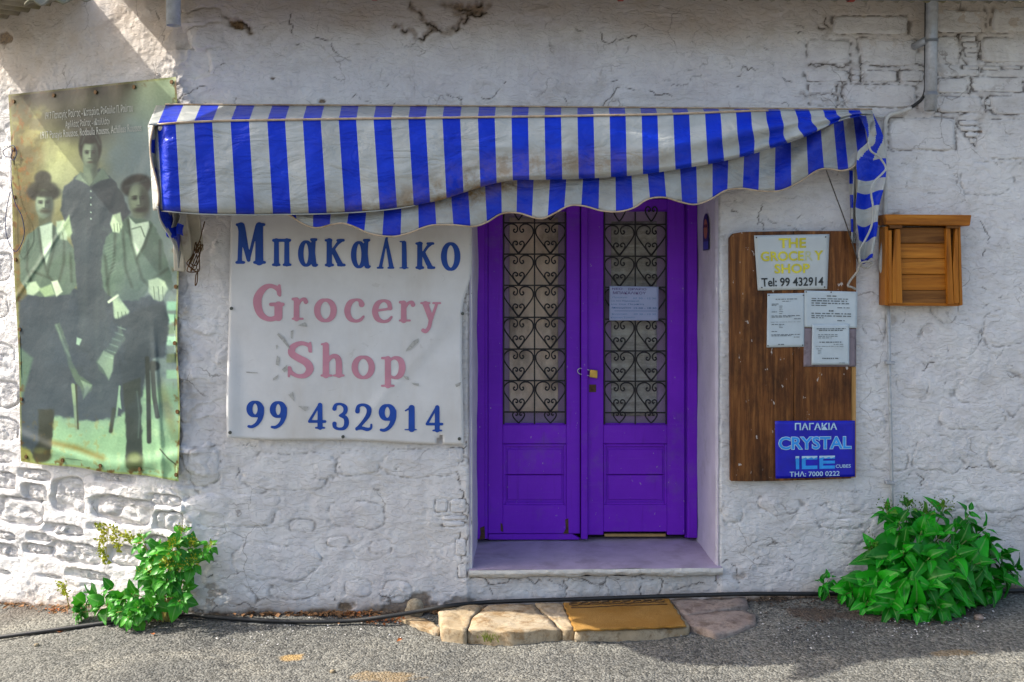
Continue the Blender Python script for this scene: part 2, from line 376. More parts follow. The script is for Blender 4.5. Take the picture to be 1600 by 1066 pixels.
def stone(px0, py0, px1, py1, mode, p=3.2, depth=.02, rot=0., crk=.5, nowarp=False):
    (s0, z1) = WS(px0, py0); (s1, z0) = WS(px1, py1); seed = len(STONES)+60
    cs, cz, a, b = (s0+s1)/2, (z0+z1)/2, (s1-s0)/2, (z1-z0)/2
    w_ = win(cs-a*1.2, cs+a*1.2, cz-b*1.2, cz+b*1.2); s, z = S[w_], Z[w_]
    WB = WOB[mode]
    def sd(s, z, k=1.0):
        x = s-cs; y = z-cz; x, y = x*math.cos(rot)+y*math.sin(rot), -x*math.sin(rot)+y*math.cos(rot)
        wob = 1+WB*fbm(s*6, z*6, 4, seed)
        return ((np.abs(x)/a)**p+(np.abs(y)/b)**p)**(1/p)*wob-1
    d = sd(s, z)*min(a, b)
    if mode == 'pit':
        H[w_] -= depth*1.15*sst(.005, -.004, d)
        CR[w_] = np.maximum(CR[w_], .0)
    else:
        gate = sst(.66-crk, .90-crk, .5+.75*fbm(s*8, z*8, 4, seed+7)+.22*np.sign(cz-z)*(mode == 'bulge'))
        gr = np.exp(-(d/.0045)**2)
        H[w_] -= (.0035 if mode == 'bulge' else .0055)*gr*gate-.003*sst(.05, -.03, d)
        CR[w_] = np.maximum(CR[w_], (.55 if mode == 'bulge' else .8)*gate*np.exp(-(d/.0035)**2)*sst(-.1, .3, fbm(s*30, z*30, 2, seed+9)+.15))
    STONES.append((cs, cz, a, b, p, rot, mode, depth, seed))
# stones of the sunny side wall, sunk between thick whitewashed joints
for q in [(-30,736,18,766),(33,733,76,753),(36,756,72,784),(84,748,130,802),(150,738,206,756),(145,774,232,822),(233,773,276,793),(241,799,280,831),
          (-8,778,65,824),(75,818,125,840),(45,833,74,848),(-20,828,20,845),(-16,848,22,872),(38,850,73,869),(80,846,150,886),(168,852,215,888),
          (109,889,166,911),(138,818,160,830),(64,898,88,906),(228,838,262,872),(-40,884,10,900)]:
    w_, h_ = (q[2]-q[0])*.05, (q[3]-q[1])*.09; stone(q[0]-w_, q[1]-h_, q[2]+w_, q[3]+h_, 'pit', 4.2, .030)
for q in [(-30,535,22,583),(-34,592,30,642),(-30,650,26,694),(-40,455,14,500),(-30,395,18,440),(-34,330,14,380),(-30,700,26,728),(-40,270,10,312),(-40,205,10,250)]:
    stone(*q, 'pit', 3, .012)
# corner quoins and the stones that bulge through the whitewash of the shady front
for q in [(288,770,430,824),(290,697,344,760)]:
    stone(*q, 'bulge', 3.4, .016, crk=.5)
for q in [(384,712,520,770),(512,783,598,824),(450,812,492,834),(360,850,500,905),(575,842,612,868),(508,838,545,856),(530,705,590,742),(604,700,720,745),
          (430,908,500,935),(540,905,580,930),(600,905,645,938),(300,915,400,958),
          (1360,700,1420,735),(1440,500,1530,560),(1400,560,1450,620),(1490,580,1600,640),(1470,628,1580,672),(1425,680,1500,735),(1540,690,1640,740),
          (1420,765,1510,800),(1290,770,1352,800),(1528,760,1600,800),(1300,826,1350,850),(1185,770,1250,800),(1280,810,1346,826),
          (1350,640,1384,680),(1352,470,1385,530),(1530,480,1610,540),(1450,440,1500,500),(1130,780,1160,815),(1500,250,1580,300)]:
    stone(*q, 'bulge', 2.8, .009, crk=.46)
# squared blocks and small packing stones at the upper right
for q in [(1466,56,1499,99),(1531,58,1640,98),(1260,62,1330,100),(1342,60,1436,104),(1260,110,1328,128),(1346,110,1404,128),(1408,110,1444,127),
          (1466,108,1530,119),(1466,122,1512,145),(1520,120,1600,144),(1318,132,1438,168),(1262,132,1306,146),(1262,149,1308,166),(1466,150,1535,176),(1548,150,1640,180),
          (1388,184,1494,236),(1534,186,1640,250),(1466,14,1540,50),(1550,10,1640,52),(1300,24,1420,54)]:
    stone(*q, 'block', 12, .0045, crk=.50)
for q in [(1504,56,1526,64),(1506,66,1527,73),(1508,75,1527,81),(1511,83,1528,88),(1505,102,1530,108),(1536,103,1566,109),(1570,103,1596,108),
          (1540,155,1548,164),(1499,188,1530,196),(1503,198,1530,205),(1509,207,1528,214),(1516,216,1526,224),(1330,110,1343,117),(1331,119,1343,127),
          (680,780,699,800),(704,780,728,801),(690,806,728,812),(692,815,727,822),(712,842,728,868),(700,700,724,722),(716,880,730,902)]:
    stone(*q, 'block', 8, .005, crk=.72)
def crack(pts, wd=.0022, dep=.005, jit=.010, ba=0.0, val=.95):
    p = [np.array(WS(*q)) for q in pts]
    for _ in range(4):
        r = [p[0]]
        for a, b in zip(p, p[1:]):
            L = np.linalg.norm(b-a); n = np.array([-(b-a)[1], (b-a)[0]]); r += [(a+b)/2+n*rng.normal()*.17, b]
        p = r
    p = np.array(p); w_ = win(p[:, 0].min(), p[:, 0].max(), p[:, 1].min(), p[:, 1].max(), .03); s, z = S[w_], Z[w_]
    if s.size == 0: return
    d = np.full(s.shape, 9.)
    for a, b in zip(p, p[1:]):
        ab = b-a; t = np.clip(((s-a[0])*ab[0]+(z-a[1])*ab[1])/(ab@ab+1e-12), 0, 1)
        d = np.minimum(d, np.hypot(s-a[0]-t*ab[0], z-a[1]-t*ab[1]))
    th = wd*(1+.7*pn(s*22, z*22, 5)); g = sst(th+.0024, th*.3, d)*sst(-.30, .10, fbm(s*11, z*11, 3, 77+int(p[0, 0]*50) % 40))
    H[w_] -= dep*g; CR[w_] = np.maximum(CR[w_], val*g)
    if ba: BA[w_] = np.maximum(BA[w_], ba*sst(.022, .004, d+.012*fbm(s*30, z*30, 2, 8)))
for c in [[(1262,103),(1300,102),(1340,105),(1400,104),(1445,106)],[(1466,104),(1540,102),(1640,104)],[(1320,130),(1380,131),(1440,127)],[(1466,147),(1530,146),(1640,145)],
          [(1250,147),(1310,147)],[(1400,180),(1440,172),(1500,180),(1640,183)],[(1466,54),(1500,52),(1640,56)],[(1330,106),(1329,128)],[(1344,106),(1344,129)],[(1309,132),(1306,168)],
          [(1316,130),(1314,167)],[(1406,108),(1406,129)],[(1499,52),(1504,75),(1512,100)],[(1529,55),(1530,99)],[(1516,120),(1514,146)],[(1540,176),(1548,148)],[(1496,184),(1510,212),(1524,229),(1530,186)],
          [(1290,28),(1288,60)],[(1345,45),(1346,58)],[(1278,42),(1292,44),(1288,62)]]:
    crack(c, .0028, .007, .006, .25)
for c in [[(640,5),(665,35),(690,50),(725,30)],[(690,5),(715,22),(760,20),(765,5)],[(618,42),(645,50),(675,46)],[(700,8),(735,16),(765,7)],[(725,36),(745,18)],[(352,26),(385,42),(392,52)]]:
    crack(c, .004, .012, .008, .55)
for c in [[(245,18),(246,42)],[(265,160),(300,140),(325,135)],[(305,165),(322,160)],[(285,145),(300,160)],[(540,165),(560,150),(580,160)],[(455,20),(462,70),(520,58),(530,85)],
          [(1150,310),(1140,330),(1152,332)],[(1183,308),(1186,332),(1194,360)],[(1470,350),(1530,345),(1545,372),(1535,402)],[(1400,470),(1412,505)],[(1440,580),(1470,560),(1480,540)],
          [(1560,720),(1500,735)],[(735,903),(780,912),(800,905),(850,910),(880,918),(905,906),(980,904),(1010,905),(1030,912),(1080,916),(1120,908)],
          [(880,905),(882,935)],[(1000,906),(1003,935)],[(1128,880),(1150,885),(1155,910)],[(1120,890),(1122,925)],[(715,750),(718,790),(726,850),(712,905)],[(728,690),(726,780),(730,870)],
          [(590,925),(640,928),(600,934)],[(300,955),(340,945),(420,958)],[(520,900),(515,925),(530,940)],[(1030,905),(1028,930)],[(760,906),(770,930)],[(1150,560),(1138,600)],
          [(1420,730),(1445,750),(1440,770)],[(1150,120),(1210,112),(1240,130)],[(880,150),(1000,140),(1050,150)],[(690,140),(715,152),(790,128)],[(520,62),(545,52)],[(900,45),(975,60),(1000,52)]]:
    crack(c, .0016, .004, .010)
for k in range(420):                                                         # small nicks, mostly lying flat
    x = rng.uniform(300, 1600); y = rng.uniform(8, 920)
    if 737 < x < 1118 and y > 285: continue
    if rng.uniform() < .45: x = rng.uniform(1130, 1600)
    L = rng.uniform(2, 22); t = rng.normal()*.6; crack([(x, y), (x+L*math.cos(t), y+L*math.sin(t))], .0012, .003, .006, 0, rng.uniform(.3, .85))
for (x, y, r, b) in [(371,36,.05,1),(503,158,.018,.9),(425,122,.015,.9),(740,14,.07,.8),(716,8,.05,.8),(676,44,.03,.7),(1532,206,.02,.9),(1392,224,.018,.8),(1408,168,.03,.5),(1436,430,.03,.3),(1395,500,.05,.35),(1450,520,.06,.25),
                     (330,930,.10,.5),(640,945,.16,.75),(720,945,.10,.6),(420,872,.04,.3),(540,948,.05,.9),(1395,340,.05,.6),(1155,900,.04,.5),(8,60,.08,.8)]:
    s0, z0 = WS(x, y); w_ = win(s0-r, s0+r, z0-r, z0+r); s, z = S[w_], Z[w_]
    g = b*sst(1, .55, np.hypot((s-s0)/r, (z-z0)/(r*.6))+.4*fbm(s*22, z*22, 3, 91)); BA[w_] = np.maximum(BA[w_], g); H[w_] -= .012*g
# doorway
DX0 = P(737, 700)[0]; DX1 = P(1119, 700)[0]; DZ1 = 2.10; DZ0 = .118
XW = CX+S
dd = np.maximum(np.maximum(DX0-XW, XW-DX1), Z-DZ1)
H -= .016*sst(.028, .0, dd)*(S > 0)-.004*fbm(S*20, Z*20, 2, 88)*sst(.05, 0, dd)*(S > 0)
x, y, nx, ny = wall_xy(S)
V = np.stack([x+nx*H, y+ny*H, Z], -1).reshape(-1, 3)
I = np.arange(S.size).reshape(S.shape)
F = np.stack([I[:-1, :-1], I[:-1, 1:], I[1:, 1:], I[1:, :-1]], -1).reshape(-1, 4)
sc_ = CX+(ss[:-1]+ss[1:])/2; zc_ = (zs[:-1]+zs[1:])/2
hole = ((sc_ > DX0)[None, :] & (sc_ < DX1)[None, :] & (zc_ < DZ1)[:, None] & (zc_ > DZ0)[:, None]).ravel()
wall = mk('wall', V, F[~hole], M['wall'], bld, smooth=True)
for nm, arr in (('crack', CR), ('stain', ST), ('bare', BA)):
    a = wall.data.attributes.new(nm, 'FLOAT', 'POINT'); a.data.foreach_set('value', np.clip(arr, 0, 1).ravel().astype(np.float32))
def Hat(s, z):
    i = np.clip(np.searchsorted(ss, s), 1, len(ss)-1); j = np.clip(np.searchsorted(zs, z), 1, len(zs)-1); return H[j, i]
# each stone: a rough face of its own set into the wall
NA, NR = 36, 12
for (cs, cz, a, b, p, rot, mode, depth, seed) in STONES:
    small = min(a, b) < .02; na, nr = (18, 4) if small else (NA, NR)
    rs = np.concatenate([[1.0], np.linspace(.97, .0, nr)]); sv, zv, hv = [], [], []
    for k, r in enumerate(rs):
        for q in range(na):
            t = 2*math.pi*q/na; cx, sx = math.cos(t), math.sin(t)
            rad = 1/((abs(cx))**p+(abs(sx))**p)**(1/p); xl, yl = rad*cx*a*r, rad*sx*b*r
            s1 = cs+xl*math.cos(rot)-yl*math.sin(rot); z1 = cz+xl*math.sin(rot)+yl*math.cos(rot)
            wob = 1+WOB[mode]*float(fbm(s1*6, z1*6, 4, seed)); f = .93/wob if mode == 'pit' else .97/wob
            s1 = cs+(s1-cs)*f; z1 = cz+(z1-cz)*f; sv.append(s1); zv.append(z1)
            if k == 0: hv.append(-.05)
            else: hv.append((1-r**4)**.6 if mode != 'block' else (1-r**8)**.5)
    sv, zv, hv = map(np.array, (sv, zv, hv))
    rg = fbm(sv*11, zv*11, 4, seed+3); rg2 = np.abs(pn(sv*17+.3, zv*13, seed+4))+(.9*vor(sv+.01*rg, zv, 24, 30, seed)[0] if mode == 'pit' else 0)
    bh = Hat(cs, cz); hb = np.array([Hat(s_, z_) for s_, z_ in zip(sv, zv)])
    if mode == 'pit': off = bh-.008+hv*depth*.80+(.013*rg+.018*rg2)*(hv > 0)*min(1, depth/.02)
    elif mode == 'bulge': off = hb*.75+bh*.25-.006+hv*depth*.62+(.0055*rg+.003*rg2)*(hv > 0)
    else: off = hb*.5+bh*.5-.002+hv*depth*.8+(.0025*rg)*(hv > 0)
    off = np.where(hv < 0, hb-.03, off)
    x, y, nx, ny = wall_xy(sv); V = np.stack([x+nx*off, y+ny*off, zv], -1)
    F = [(k*na+q, k*na+(q+1) % na, (k+1)*na+(q+1) % na, (k+1)*na+q) for k in range(nr) for q in range(na)]
    mk('stone', V, F, M['stone'] if mode == 'pit' else M['wall'], wall, smooth=True)
# body of the walls behind the skin, jambs, lintel
core = MB()
for x0, x1, z0, z1 in [(-1.38, DX0-.03, -.5, 3.24), (DX1+.03, 4.1, -.5, 3.24), (DX0-.03, DX1+.03, DZ1+.03, 3.24), (DX0-.03, DX1+.03, -.5, .10)]:
    core.add(*box(x0, x1, .04, .62, z0, z1))
core.make('wall_core', M['wall'], bld)
def reveal(px_o, px_i, name):
    xo = P(px_o, 700)[0]; xi = P(px_i, 700, .53)[0]; sg = 1 if xo > .5 else -1
    def f(u, v):
        y = -.002+.532*u; z = .10+(DZ1-.10+.02)*v; bulge = .006*float(fbm(z*3, y*4, 3, 5))*min(1, u*6)
        rd = sg*.0125*(1-min(1, u*14))**2
        return np.array([xo+(xi-xo)*u+rd+bulge, y, z])
    mk(name, *sheet(f, np.concatenate([np.linspace(0, .08, 5), np.linspace(.12, 1, 16)]), np.linspace(0, 1, 60)), M['reveal'], bld, smooth=True)
reveal(737.5, 747, 'door_jamb'); reveal(1118.5, 1087.5, 'door_jamb')
mk('lintel', *sheet(lambda u, v: np.array([DX0-.02+(DX1-DX0+.04)*u, -.004+.54*v, DZ1+.004*math.sin(9*u)]), np.linspace(0, 1, 20), np.linspace(0, 1, 8)), M['reveal'], bld, smooth=True)
M['sillmat'] = simple('lilac_cement', (.46, .38, .48), .75, .14, 7, .002, 50, dirt=(.34, .28, .33), dscale=6, cover=.5)
M['lip'] = simple('chipped_cement', (.60, .58, .53), .85, .12, 12, .006, 45, dirt=(.30, .26, .20), dscale=16, cover=.56)
def sillf(u, v):
    xx = DX0-.012+(DX1-DX0+.036)*u; yy = -.030+.66*v+.004*math.sin(31*u)*(v < .1); return np.array([xx, yy, .166+.002*math.sin(13*u+5*v)])
mk('door_sill', *sheet(sillf, np.linspace(0, 1, 60), np.linspace(0, 1, 20)), M['sillmat'], bld, smooth=True)
def lipf(u, v):
    xx = DX0-.014+(DX1-DX0+.040)*u; low = .125+.016*float(fbm(u*9, 0, 3, 8)); t = v
    yy = -.030-.008*math.sin(math.pi*min(1, t*1.4))+.03*max(0, t-.8)*5*.6+.003*float(fbm(u*40, v*4, 2, 3)); return np.array([xx, yy, .166+(low-.166)*t])
mk('sill_edge', *sheet(lipf, np.linspace(0, 1, 160), np.linspace(0, 1, 12)), M['lip'], bld, smooth=True)
# ------------------------------------------------------------------ roof, gutter and the hollow behind
mb = MB()
mb.add(*box(-1.38, 4.1, 3.9, 4.1, -.5, 3.24)); mb.add(*box(3.9, 4.1, .62, 3.9, -.5, 3.24))
A0 = np.array([CX, .02]); A1 = A0+LD*3.0; nn = -LN*.5
q = [A0+np.array([.08, .05]), A1-LN*.03, A1+nn, A0+np.array([.08, .05])+nn]
zt = WS(10, 74)[1]
mb.add(*prism([(*p, -.9) for p in q], [(*p, zt) for p in q]))
mb.make('rear_wall', M['wall'], bld)
M['zinc'] = simple('lichened_corrugated_sheet', (.30, .27, .21), .7, .25, 9, .002, 50, metal=.15, dirt=(.22, .20, .10), dscale=5, cover=.5)
def roof_front(u, v):
    x = -1.96+6.1*u; ye = -.30-.32*math.exp(-((x+1.96)/.30)**2); y = ye+(4.1-ye)*v; return np.array([x, y, 2.955+.45*(y+.30)+.014*math.sin(x*2*math.pi/.075)])  # left corner flared out of view, shaped for its shadow tip on the road
mk('roof', *thick(*sheet(roof_front, np.linspace(0, 1, 480), [0, .13, 1]), (0, 0, .012)), M['zinc'], bld, smooth=True)
sL, _ = WS(-46, 30); sR, _ = WS(134, 30)
def roof_side(u, v):
    s = sL+(sR-sL)*u; off = .62-1.0*v; x, y, nx, ny = wall_xy(s)
    z = WS(60, 4)[1]-.02-.08*(1-u)-.07*off+.0*v+.017*math.sin(s*2*math.pi/.085)+.05*v
    return np.array([float(x)+LN[0]*off, float(y)+LN[1]*off, z])
mk('side_roof', *thick(*sheet(roof_side, np.linspace(0, 1, 150), [0, .2, .4, 1]), (0, 0, .01)), M['zinc'], bld, smooth=True)
# gutter: half round, with a stub of downpipe at its low end
def gut(u, v):
    x = -1.93+6.05*u; a = math.pi*v; z0 = 2.990+.038*u; return np.array([x, -.365-.062*math.cos(a), z0-.078*math.sin(a)])
mk('gutter', *thick(*sheet(gut, np.linspace(0, 1, 40), np.linspace(0, 1, 13)), (0, .0, .004)), M['gutter'], bld, smooth=True)
M['clamp'] = simple('rust_red_clamp', (.35, .05, .03), .6)
for px in (357, 585, 970, 1330):
    p = P(px, 2, -.36); mb = MB()
    V, F = sheet(lambda u, v: np.array([p[0]-.012+.024*u, -.365-.068*math.cos(math.pi*v), 2.992+.038*(p[0]+1.73)/5.85-.084*math.sin(math.pi*v)]), [0, 1], np.linspace(0, 1, 11))
    mb.add(*thick(V, F, (0, 0, -.004))); mb.make('gutter_clamp', M['clamp'], bld)
def hollow(pts, r, th, seg=22):
    V, F = tube(pts, r, seg, caps=False); V2, F2 = tube(pts, r-th, seg, caps=False); n = len(V); k = len(pts)
    F = F+[tuple(i+n for i in reversed(f)) for f in F2]
    for b in (0, (k-1)*seg): F += [(b+i, b+(i+1) % seg, b+(i+1) % seg+n, b+i+n) for i in range(seg)]
    return list(V)+list(V2), F
p = P(271, 40, -.365); r = .0325
t = mk('pipe_stub', *hollow([(p[0], -.365, 2.94), (p[0], -.365, p[2])], r, .003), M['galv'], bld, smooth=True)

# ------------------------------------------------------------------ purple double door, frame, grilles
YF, YL = .475, .505
fr = MB()
fr.add(*plate(rect(744.5, 757.5, 300, 843), YF, .09, .004)); fr.add(*plate(rect(1074.5, 1090, 298, 841), YF, .09, .004)); fr.add(*plate(rect(758, 1074, 296, 309), YF, .09, .004))
fr.add(*plate(rect(757.8, 762, 309.5, 842), YF+.02, .05)); fr.add(*plate(rect(1070.5, 1074.2, 309.5, 840), YF+.045, .03))
fr.make('door_frame', M['purple'], bld)
M['rot'] = simple('rotten_wood', (.10, .055, .03), .9, .5, 40, .004, 80)
def heart(parts, r):
    mb = MB()
    for pts in parts:
        for sg in (-1, 1):
            mb.add(*tube([(sg*x*CW, 0, z*CH) for x, z in [tuple(q) for q in crom(pts, 4)]], r, 5))
    return mb.V, mb.F
CW, CH = .177, .1735
BIG = [(0, .0), (.20, .26), (.40, .52), (.475, .66), (.475, .80), (.40, .91), (.28, .965), (.15, .955), (.05, .88), (.04, .77), (.10, .70), (.165, .735), (.15, .80), (.115, .785)]
SML = [(0, .04), (.10, .15), (.175, .27), (.18, .36), (.12, .415), (.05, .39), (.03, .33), (.075, .30), (.095, .335)]
hm = None
def mesh_of(V, F, mat, name):
    me = bpy.data.meshes.new(name); me.from_pydata([tuple(v) for v in V], [], [tuple(f) for f in F]); me.update(); me.materials.append(mat)
    me.polygons.foreach_set('use_smooth', np.ones(len(me.polygons), bool)); return me
ME_H = mesh_of(*heart([BIG, SML], .0044), M['iron'], 'scroll'); ME_S = mesh_of(*heart([SML], .0042), M['iron'], 'small_scroll')
def child(name, me, loc, parent, rot=None, sc=None):
    o = bpy.data.objects.new(name, me); COL.objects.link(o); place(o, loc, parent)
    if rot is not None: o.rotation_mode = 'QUATERNION'; o.rotation_quaternion = rot
    if sc is not None: o.scale = sc if hasattr(sc, '__len__') else (sc,)*3
    return o
def glassmat():
    m = NM('dusty_glass', .12, .5); t = m.t; tr = m.n('BsdfTransparent'); tr.inputs[0].default_value = (.975, .98, .975, 1)
    mx = m.n('MixShader'); out = t.nodes['Material Output']; m.col((.55, .53, .55))
    dust = m.math('ADD', m.math('MULTIPLY', m.ramp(m.noise(7, 5, .65), [(.4, 0), (.75, 1)]), .06), .03)
    m.l(dust, mx.inputs[0]); m.l(tr.outputs[0], mx.inputs[1]); m.l(m.b.outputs[0], mx.inputs[2]); m.l(mx.outputs[0], out.inputs[0]); return m.m
M['glass'] = glassmat()
M['curtain'] = simple('dusty_curtain', (.74, .58, .44), .9, .22, 4, .002, 40, dirt=(.30, .23, .17), dscale=6, cover=.46, sc=(1, 1, .6))
M['blind'] = woodmat('grey_weathered_board', (.20, .19, .16), (.40, .38, .33), (.58, .56, .50), 'x', .9, .8)
M['lilac'] = simple('lilac_reflection_tone', (.40, .27, .46), .6, .12, 6, .001, 60)  # purple reflections at the pane edges, put into the board's colour
M['brass'] = simple('worn_brass', (.62, .40, .10), .35, .2, 30, .0004, 90, metal=.85)
M['steel'] = simple('bright_steel', (.55, .55, .56), .28, .1, 30, metal=1)
def leaf(a0, a1, o0, o1, s0, s1, bot, boxl, rail_l, tag_label, rows, curt, blind):
    ld = MB()
    for q in [rect(a0, o0, 311, bot), rect(o1, a1, 311, bot), rect(o0+.15, o1-.15, 311, 328), rect(o0+.15, o1-.15, 664, 693.5), rect(o0+.15, o1-.15, 789, 834 if not blind else 831)]:
        ld.add(*plate(q, YL, .045, .003))
    d = ld.make('door', M['purple'], bld); tag(d, tag_label)
    # lower panel in two boards round a raised field, with its mouldings
    for y0, y1 in ((694.3, 741.6), (742.6, 788.4)):
        pm = MB(); pm.add(*plate(rect(o0+.3, o1-.3, y0, y1), YL+.017, .02, .001))
        g0, g1 = (702, 741.4) if y0 < 700 else (742.8, 781)
        pm.add(*plate(rect(o0+7, o1-7, g0, g1), YL+.010, .0065, .003)); pm.make('panel', M['purple'], d)
    mo = MB()
    for q in [rect(o0+.2, o0+4, 694, 789), rect(o1-4, o1-.2, 694, 789), rect(o0+4.1, o1-4.1, 694, 698), rect(o0+4.1, o1-4.1, 785, 789)]: mo.add(*plate(q, YL+.006, .013, .003))
    for q in [rect(o0+.2, o0+2.6, 328.4, 663.8), rect(o1-2.6, o1-.2, 328.4, 663.8), rect(o0+2.8, o1-2.8, 661.4, 663.8), rect(o0+2.8, o1-2.8, 328.4, 330.6)]: mo.add(*plate(q, YL+.012, .014, .002))
    mo.make('moulding', M['purple'], d)
    mk('glass_pane', *plate(rect(o0+1, o1-1, 329, 663), YL+.032, .004), M['glass'], d)
    mk('back_board', *plate(rect(o0-2, o1+2, 326, 666), YL+.075, .012), M['lilac'], d)
    for (c0, c1, e0, e1) in curt:
        def cf(u, v, c0=c0, c1=c1, e0=e0, e1=e1):
            p = P(c0+(c1-c0)*u, e0+(e1-e0)*v, YL+.066); p[1] += .0045*math.sin(u*23+2*math.sin(v*4))+.003*math.sin(v*9+u*3); return p
        mk('blind' if blind else 'curtain', *thick(*sheet(cf, np.linspace(0, 1, 30), np.linspace(0, 1, 24)), (0, .002, 0)), M['blind' if blind else 'curtain'], d, smooth=True)
    # grille
    cols = [o0+(o1-o0)*.5]; bars = MB(); yg = YL+.004
    def hb(py, r=2.0): bars.add(*plate(rect(o0+.6, o1-.6, py-r*.55, py+r*.55), yg-.001, .007, .001))
    for py in rows: hb(py)
    for px in (o0+1.6, cols[0], o1-1.6): bars.add(*plate(rect(px-1.1, px+1.1, 331, 663), yg-.006, .006, .001))
    bars.make('grille', M['iron'], d)
    wpx = (o1-o0)/2
    for i, py in enumerate(rows[1:]):
        for k in (0, 1):
            p = P(o0+wpx*(k+.5), py, yg-.004); child('scroll', ME_H, p, d, sc=((wpx/50.0)*.96, 1, (py-rows[i])/49.2))
    for k in (0, 1):
        p = P(o0+wpx*(k+.5), 663, yg-.004); child('scroll', ME_S, p, d, sc=(1, 1, .98*19/20))
        p = P(o0+wpx*(k+.5), rows[0]-2, yg-.004); child('scroll', ME_S, p, d, sc=(1, 1, 1.25))
    return d
d1 = leaf(762.5, 906.5, 785.5, 885, 0, 0, 834, 0, 0, 'left purple door leaf with beige curtain behind its iron scrolls', [348.4, 397.2, 446, 496, 545.6, 595, 644], [(796, 872, 340, 645)], False)
d2 = leaf(909.5, 1070, 943, 1042.5, 0, 0, 836, 0, 0, 'right purple door leaf with grey boards behind its iron scrolls', [350.7, 400.5, 449, 499, 548.6, 596, 645], [(955, 1026, 346, 650)], True)
mk('astragal', *plate(rect(908, 918.5, 312, 843), YL-.022, .021, .004), M['purple'], d2)
mk('kick_strip', *plate([(763, 835), (893, 834.4), (906, 841), (905, 843.5), (763, 843.5)], YL+.004, .03, .002), M['purple'], d1)
mk('rotten_patch', *plate([(883, 812), (888, 810), (888.5, 834), (880, 834), (884, 826)], YL-.0015, .004), M['rot'], d1); mk('rotten_patch', *plate([(782, 817), (785, 819), (786, 831), (782.5, 830)], YL-.0015, .004), M['rot'], d1)
mk('threshold_strip', *plate(rect(945, 1040, 834.5, 838.5), YL+.012, .02), simple('yellowed_pine', (.42, .27, .10), .7), d2)
mb = MB(); mb.add(*plate(rect(920.5, 931.5, 601, 613), YL-.003, .0028, .001)); mb.add(*plate(rect(924, 927.5, 604.5, 609), YL-.0045, .0012)); k = mb.make('keyhole_plate', M['rot'], d2)
mb = MB(); mb.add(*plate([(750, 825), (757, 822), (758, 842), (749, 843), (751, 834)], YF-.0015, .003)); mb.make('rotten_foot', M['rot'], bpy.data.objects['door_frame'])
# near-black panel: shade of the gap behind the leaves, put into colour
mk('dark_gap_panel', *box(DX0-.02, DX1+.02, .60, .63, .1, 2.12), simple('painted_gap_shade', (.02, .018, .02), .9), bld)
# padlock
pl = empty('padlock', P(927, 594, YL-.02)); tag(pl, 'small brass padlock with long steel shackle hanging on the purple door', 'padlock')
mk('lock_body', *plate([(922, 577.5), (934, 579), (933.5, 591.5), (921, 589.5)], YL-.026, .013, .002), M['brass'], pl)
sh = [P(x, y, YL-.019) for x, y in [(923, 587.5), (908, 585), (903.5, 582.5), (902.5, 579), (905, 576), (910, 576), (923, 579)]]
mk('shackle', *tube(crom(sh, 5), .0028, 8), M['steel'], pl, smooth=True)
